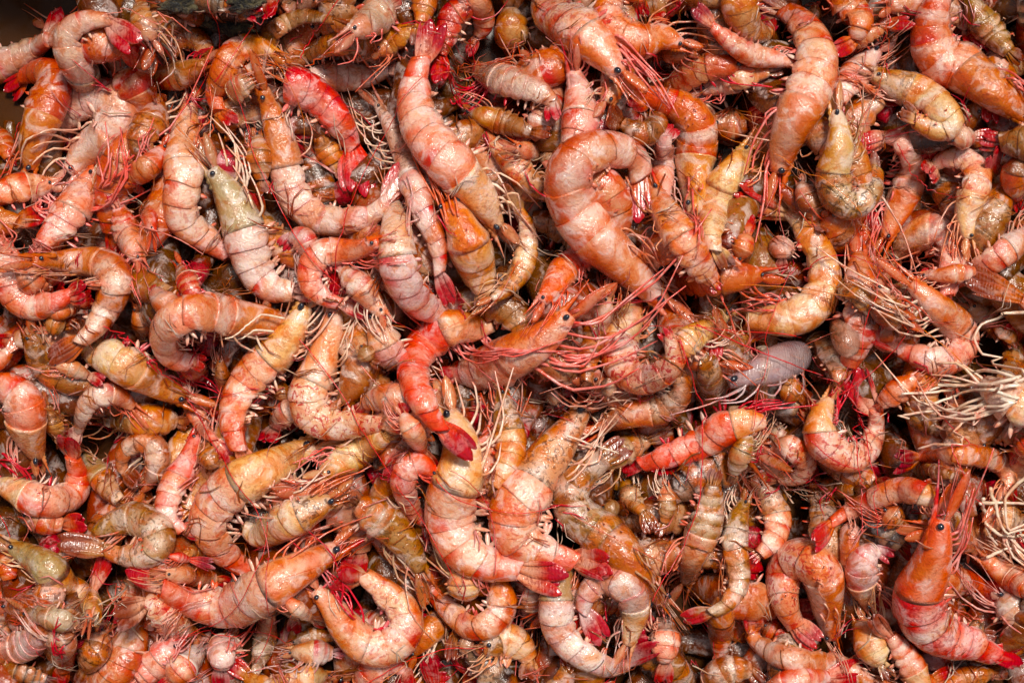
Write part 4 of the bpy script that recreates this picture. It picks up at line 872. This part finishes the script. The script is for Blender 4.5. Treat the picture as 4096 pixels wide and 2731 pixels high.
for ln in DATA.strip().split("\n"):
    z, w, pal, op, pts, lab = ln.split(";")
    rows.append((int(z), float(w), pal, op, [tuple(map(float, p.split(","))) for p in pts.split()], lab))

# the deep of the heap, past what can be picked apart: one mass
def deep_mass(n):
    Vs, F4s, F3s, Pg, Sp = [], [], [], [], []; base = 0
    for k in range(n):
        g = 20; cx = -TX + .012 + (2 * TX - .024) * ((k % g) + rng.uniform(0, 1)) / g; rows_ = n / g / 2
        cy = -TY + .012 + (2 * TY - .024) * (((k // g) % int(rows_)) + rng.uniform(0, 1)) / rows_
        a = rng.uniform(0, 6.283); kv = rng.uniform(-1.6, 1.6); Ls = rng.uniform(.060, .085); wm = rng.uniform(.0068, .0090)
        if any((cx * 1e4 + 2048 - a_) ** 2 + (-cy * 1e4 + 1365 - b_) ** 2 < (r_ + 40) ** 2 for a_, b_, r_ in WET): continue
        nr = 44; xs = np.cumsum(np.cos(a + kv * np.linspace(-.5, .5, nr))) * Ls / nr; ys = np.cumsum(np.sin(a + kv * np.linspace(-.5, .5, nr))) * Ls / nr
        xs += cx - xs[22]; ys += cy - ys[22]; q = np.linspace(0, 1, nr)
        rad = wm * (.35 + .65 * smooth(q / .3)) * (1 - .6 * smooth((q - .45) / .6)) * (1 + .07 * np.where(q > .42, (q * 11) % 1.0 - .5, 0))
        rad = rad * np.where(q > .93, 1.3, 1)
        zz = np.array([hm_disc(x_, y_, .004, 70) for x_, y_ in zip(xs, ys)]) + rad * .5; zz = gauss(zz, 3)
        th_ = np.arange(12) / 12 * 2 * np.pi; Pc = np.stack([xs, ys, zz], 1); Tn = np.gradient(Pc, axis=0); Tn /= np.linalg.norm(Tn, axis=1)[:, None]
        Ax = np.cross(Tn, [0, 0, 1.]); Ax /= np.linalg.norm(Ax, axis=1)[:, None]; Bx = np.cross(Ax, Tn)
        R = Pc[:, None] + rad[:, None, None] * (np.cos(th_)[None, :, None] * Ax[:, None] + .8 * np.sin(th_)[None, :, None] * Bx[:, None])
        V, F, F3 = grid_tube(R)
        for i_ in range(nr): hm_stamp(xs[i_], ys[i_], zz[i_], rad[i_], rad[i_] * .8)
        pk = rng.choice('PBOBKYAKB'); c = PAL[pk] * np.array([.42, .30, .22]); fc = FANC[rng.choice('rra')]  # palette colours multiplied down to dark tones
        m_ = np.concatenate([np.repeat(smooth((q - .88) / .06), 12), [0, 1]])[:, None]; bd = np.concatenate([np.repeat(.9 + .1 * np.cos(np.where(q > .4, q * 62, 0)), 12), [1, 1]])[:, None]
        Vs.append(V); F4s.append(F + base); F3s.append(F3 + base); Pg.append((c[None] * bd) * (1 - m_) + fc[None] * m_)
        Sp.append(np.repeat(np.array([*SPOT[pk][0], SPOT[pk][1]])[None], len(V), 0)); base += len(V)
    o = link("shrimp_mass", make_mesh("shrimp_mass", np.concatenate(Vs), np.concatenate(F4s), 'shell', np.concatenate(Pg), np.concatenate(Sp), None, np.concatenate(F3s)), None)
    o["kind"] = "stuff"; o["label"] = "deep mass of dim shrimp under the top layers of the heap"
WET = [(90, 60, 260), (40, 450, 170), (1180, 600, 60), (390, 2000, 90), (3030, 2300, 110)]

# gaps between them are filled with half-hidden ones
cov = np.zeros((GNY, GNX), bool)
save = HM.copy()
for z, w, pal, op, pts, lab in rows:
    Q = curve_pts(pts, 40)
    for k, (a, b) in enumerate(Q): hm_stamp((a - 2048) * 1e-4 * .95, -(b - 1365.5) * 1e-4 * .95, 1.0, w * .42e-4 * (1 if k < 26 else .7), .01)
cov = HM > .5; HM[:] = save
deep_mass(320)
def free(px, py):
    x, y = (px - 2048) * 1e-4 * .97, -(py - 1365.5) * 1e-4 * .97
    a, b = cell(x, y); a, b = int(a), int(b)
    return 0 <= a < GNX and 0 <= b < GNY and not cov[b, a]
spots = []
tries = 0
while len(spots) < 95 and tries < 30000:
    tries += 1
    px, py = rng.uniform(-60, 4160), rng.uniform(-60, 2790)
    if not free(px, py) or any((px - a) ** 2 + (py - b) ** 2 < 150 ** 2 for a, b in spots) or any((px - a) ** 2 + (py - b) ** 2 < r * r for a, b, r in WET): continue
    spots.append((px, py))
near = [(lab, np.array(pts)) for z, w, pal, op, pts, lab in rows if z >= 5 and len(lab.split()) <= 12]
TONE = {'B': 'brown', 'K': 'olive', 'P': 'pink', 'O': 'orange', 'D': 'dark', 'W': 'pale', 'Y': 'yellow brown'}
def sunk_label(pal, px, py):
    k = min(range(len(near)), key=lambda i: np.min(np.hypot(near[i][1][:, 0] - px, near[i][1][:, 1] - py)))
    lab = near.pop(k)[0]; lab = re.sub(r'^(a|an|the) ', '', lab)
    tone = TONE[pal[0]]; full = f"{tone} shrimp sunk beside the {lab}"
    return full if len(full.split()) <= 16 else f"{tone.split()[-1]} shrimp beside the {lab}"
for px, py in spots:
    a = rng.uniform(0, 2 * math.pi); kv = rng.uniform(-.9, .9); Ls = rng.uniform(430, 600); pts = []
    x, y, hd_ = 0.0, 0.0, a; path = [(0, 0)]
    for k in range(5):
        x += math.cos(hd_) * Ls / 5; y += math.sin(hd_) * Ls / 5; hd_ += kv * .5; path.append((x, y))
    path = np.array(path); cx = path[3]; path = path - cx + np.array([px, py])
    pl = rng.choice(["BB", "KK", "PP", "OO", "BP", "DB", "WP", "YB"])
    shrimp(0, rng.uniform(120, 165), pl, "c.38", path, sunk_label(pl, px, py), "shrimp half hidden in the gaps", 1)
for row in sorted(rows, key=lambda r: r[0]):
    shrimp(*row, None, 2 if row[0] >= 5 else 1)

# broken legs, bristles and bits of feeler, too many and too small to pick apart
def loose_bits(n):
    Vs, F4s, F3s, Pg = [], [], [], []; base = 0
    for k in range(n):
        x, y = rng.uniform(-.205, .205), rng.uniform(-.14, .14)
        if any((x * 1e4 + 2048 - a_) ** 2 + (-y * 1e4 + 1365 - b_) ** 2 < r_ ** 2 for a_, b_, r_ in WET): continue
        if hm_at(x, y) > hm_disc(x, y, .012, 30): continue           # they collect in the hollows
        bunch = rng.choice((1, 2, 3)); a = rng.uniform(0, 6.283); c = rng.choice([LEGC['w'] * .8, LEGC['p'] * .8, LEGC['r'], LEGC['d'] * .7, lin(150, 70, 20), lin(150, 90, 40)])
        for b_ in range(bunch):
            L_ = rng.uniform(.005, .013); aa = a + rng.gauss(0, .16); kk = rng.uniform(-.9, .9); x0, y0 = x + rng.gauss(0, .0011), y + rng.gauss(0, .0011)
            pts = [(x0, y0)]
            for j in range(5):
                pts.append((pts[-1][0] + math.cos(aa) * L_ / 5, pts[-1][1] + math.sin(aa) * L_ / 5))
                if j == 2: aa += kk
            pts = np.array([(p[0], p[1], hm_at(p[0], p[1]) + .0007) for p in pts]); pts[:, 2] = np.maximum(gauss(pts[:, 2], 1.2), pts[:, 2] - .001)
            V, F, F3 = limb(pts, rng.uniform(.00014, .00034) * np.array([1, 1.1, 1, .85, .7, .3]), 4)
            Vs.append(V); F4s.append(F + base); F3s.append(F3 + base); base += len(V); Pg.append(np.repeat((c * rng.uniform(.75, 1.15))[None], len(V), 0))
    V = np.concatenate(Vs)
    o = link("leg_litter", make_mesh("leg_litter", V, np.concatenate(F4s), 'limb', np.concatenate(Pg), np.repeat(np.array([*RED, .2])[None], len(V), 0), None, np.concatenate(F3s)), None)
    o["kind"] = "stuff"; o["label"] = "litter of broken legs and feelers caught between the shrimp"
loose_bits(2600)

# long thin feelers lie over the finished heap
for root, org, st, d, Wm, red in late_antennae:
    Lx = Wm * rng.uniform(3.5, 8.5); n = 34; a = math.atan2(d[1], d[0]) + rng.uniform(-.7, .7); cv = rng.uniform(-1.6, 1.6)
    pts = [st.copy()]
    for k in range(n - 1):
        a += cv / n + rng.uniform(-.05, .05); p = pts[-1] + np.array([math.cos(a), math.sin(a), 0]) * Lx / n; pts.append(p)
    pts = np.array(pts); zz = np.array([hm_at(p[0], p[1]) + .0012 for p in pts]); zz[0] = st[2]
    zz = np.maximum(gauss(zz, 4.0) + .0008, zz); zz[:2] = st[2], .5 * st[2] + .5 * zz[2]; pts[:, 2] = zz
    V, F, F3 = limb(pts, Wm * .006 * np.linspace(1.1, .5, n) + .9e-4, 4)
    c = (lin(236, 60, 34) if red else lin(232, 150, 84)) * rng.uniform(.8, 1.1)
    link("antenna", make_mesh("antenna", V - org, F, 'limb', np.repeat(c[None], len(V), 0), np.repeat(np.array([*RED, .2])[None], len(V), 0), None, F3), root)
# the feelers and pale legs that cross the heap in plain sight (tenths of a millimetre; radius; colour)
def laid(path, n):
    Q = curve_pts(np.array(path, float), n); out = []
    if n < 30:          # legs are straight between the joints
        pa = np.array(path, float); dd = np.concatenate([[0], np.cumsum(np.linalg.norm(np.diff(pa, axis=0), axis=1))])
        Q = .3 * Q + .7 * np.stack([np.interp(np.linspace(0, dd[-1], n), dd, pa[:, k]) for k in (0, 1)], 1)
    for a, b in Q:
        z = .035
        for _ in range(3):
            sc = (H_CAM - z) / H_CAM; x, y = (a - 2048) * 1e-4 * sc, -(b - 1365.5) * 1e-4 * sc; z = hm_disc(x, y, .0015, 90) + .001
        out.append((x, y, z))
    P = np.array(out); P[:, 2] = np.maximum(gauss(P[:, 2], 3.0) + .0006, P[:, 2] - .0004); return P
for kind, rad, c, path in LONG:
    P = laid(path, 40 if kind == "antenna" else 24)
    P[:, :2] = P[:, :2]
    best = min(heads, key=lambda h: min(np.linalg.norm(h[1][:2] - P[0][:2]), np.linalg.norm(h[1][:2] - P[-1][:2]) + .02))
    k = len(P); tp = np.linspace(1.0, .55, k) if kind == "antenna" else 1.0 + .12 * np.sin(np.linspace(0, 9, k)) - .45 * np.linspace(0, 1, k) ** 2
    V, F, F3 = limb(P, (rad * .8 if kind == 'antenna' else rad * 1.2) * tp, 5)
    link(kind, make_mesh(kind, V - best[2], F, 'limb', np.repeat(c[None], len(V), 0), np.repeat(np.array([*HOT, .2])[None], len(V), 0), None, F3), best[0])
# scraps of rotten stuff at the top edge
for (px, py, rx, ry, tilt), lab in zip(((735, 30, 95, 34, .1), (880, 82, 110, 30, -.12), (1010, 40, 70, 40, .3)),
        ("black flat scrap nearest the corner of brown liquid", "long olive and black scrap lying in front of two others", "rounded dark scrap beside the scarlet tail fan")):
    sc = .93; x, y = (px - 2048) * 1e-4 * sc, -(py - 1365.5) * 1e-4 * sc; z = hm_disc(x, y, .004, 80) + .0015
    a1 = np.linspace(0, np.pi, 16); a2 = np.arange(26) / 26 * 2 * np.pi
    R = np.stack([np.stack([np.cos(a) * np.ones(26), np.sin(a) * np.cos(a2), np.sin(a) * np.sin(a2)], 1) for a in a1])
    w = 1 + .22 * np.sin(R[..., 0] * 7 + px) * np.cos(R[..., 1] * 6) + .14 * np.sin(R[..., 1] * 13 + R[..., 0] * 9) + nrg.uniform(-.07, .07, R.shape[:2])
    R = R * w[..., None] * np.array([rx, ry, 26]) * 1e-4 * sc
    R = np.stack([R[..., 0] * math.cos(tilt) - R[..., 1] * math.sin(tilt), R[..., 0] * math.sin(tilt) + R[..., 1] * math.cos(tilt), R[..., 2]], -1)
    V, F, F3 = grid_tube(R)
    o = link("scrap", make_mesh("scrap", V, F, 'scrap', None, None, None, F3), None); o.location = (x, y, z); o["label"] = lab; o["category"] = "scrap"; o["group"] = "rotten scraps at the top of the heap"
print("objects", len(bpy.data.objects), "tris", sum(len(m.polygons) for m in bpy.data.meshes) * 2)
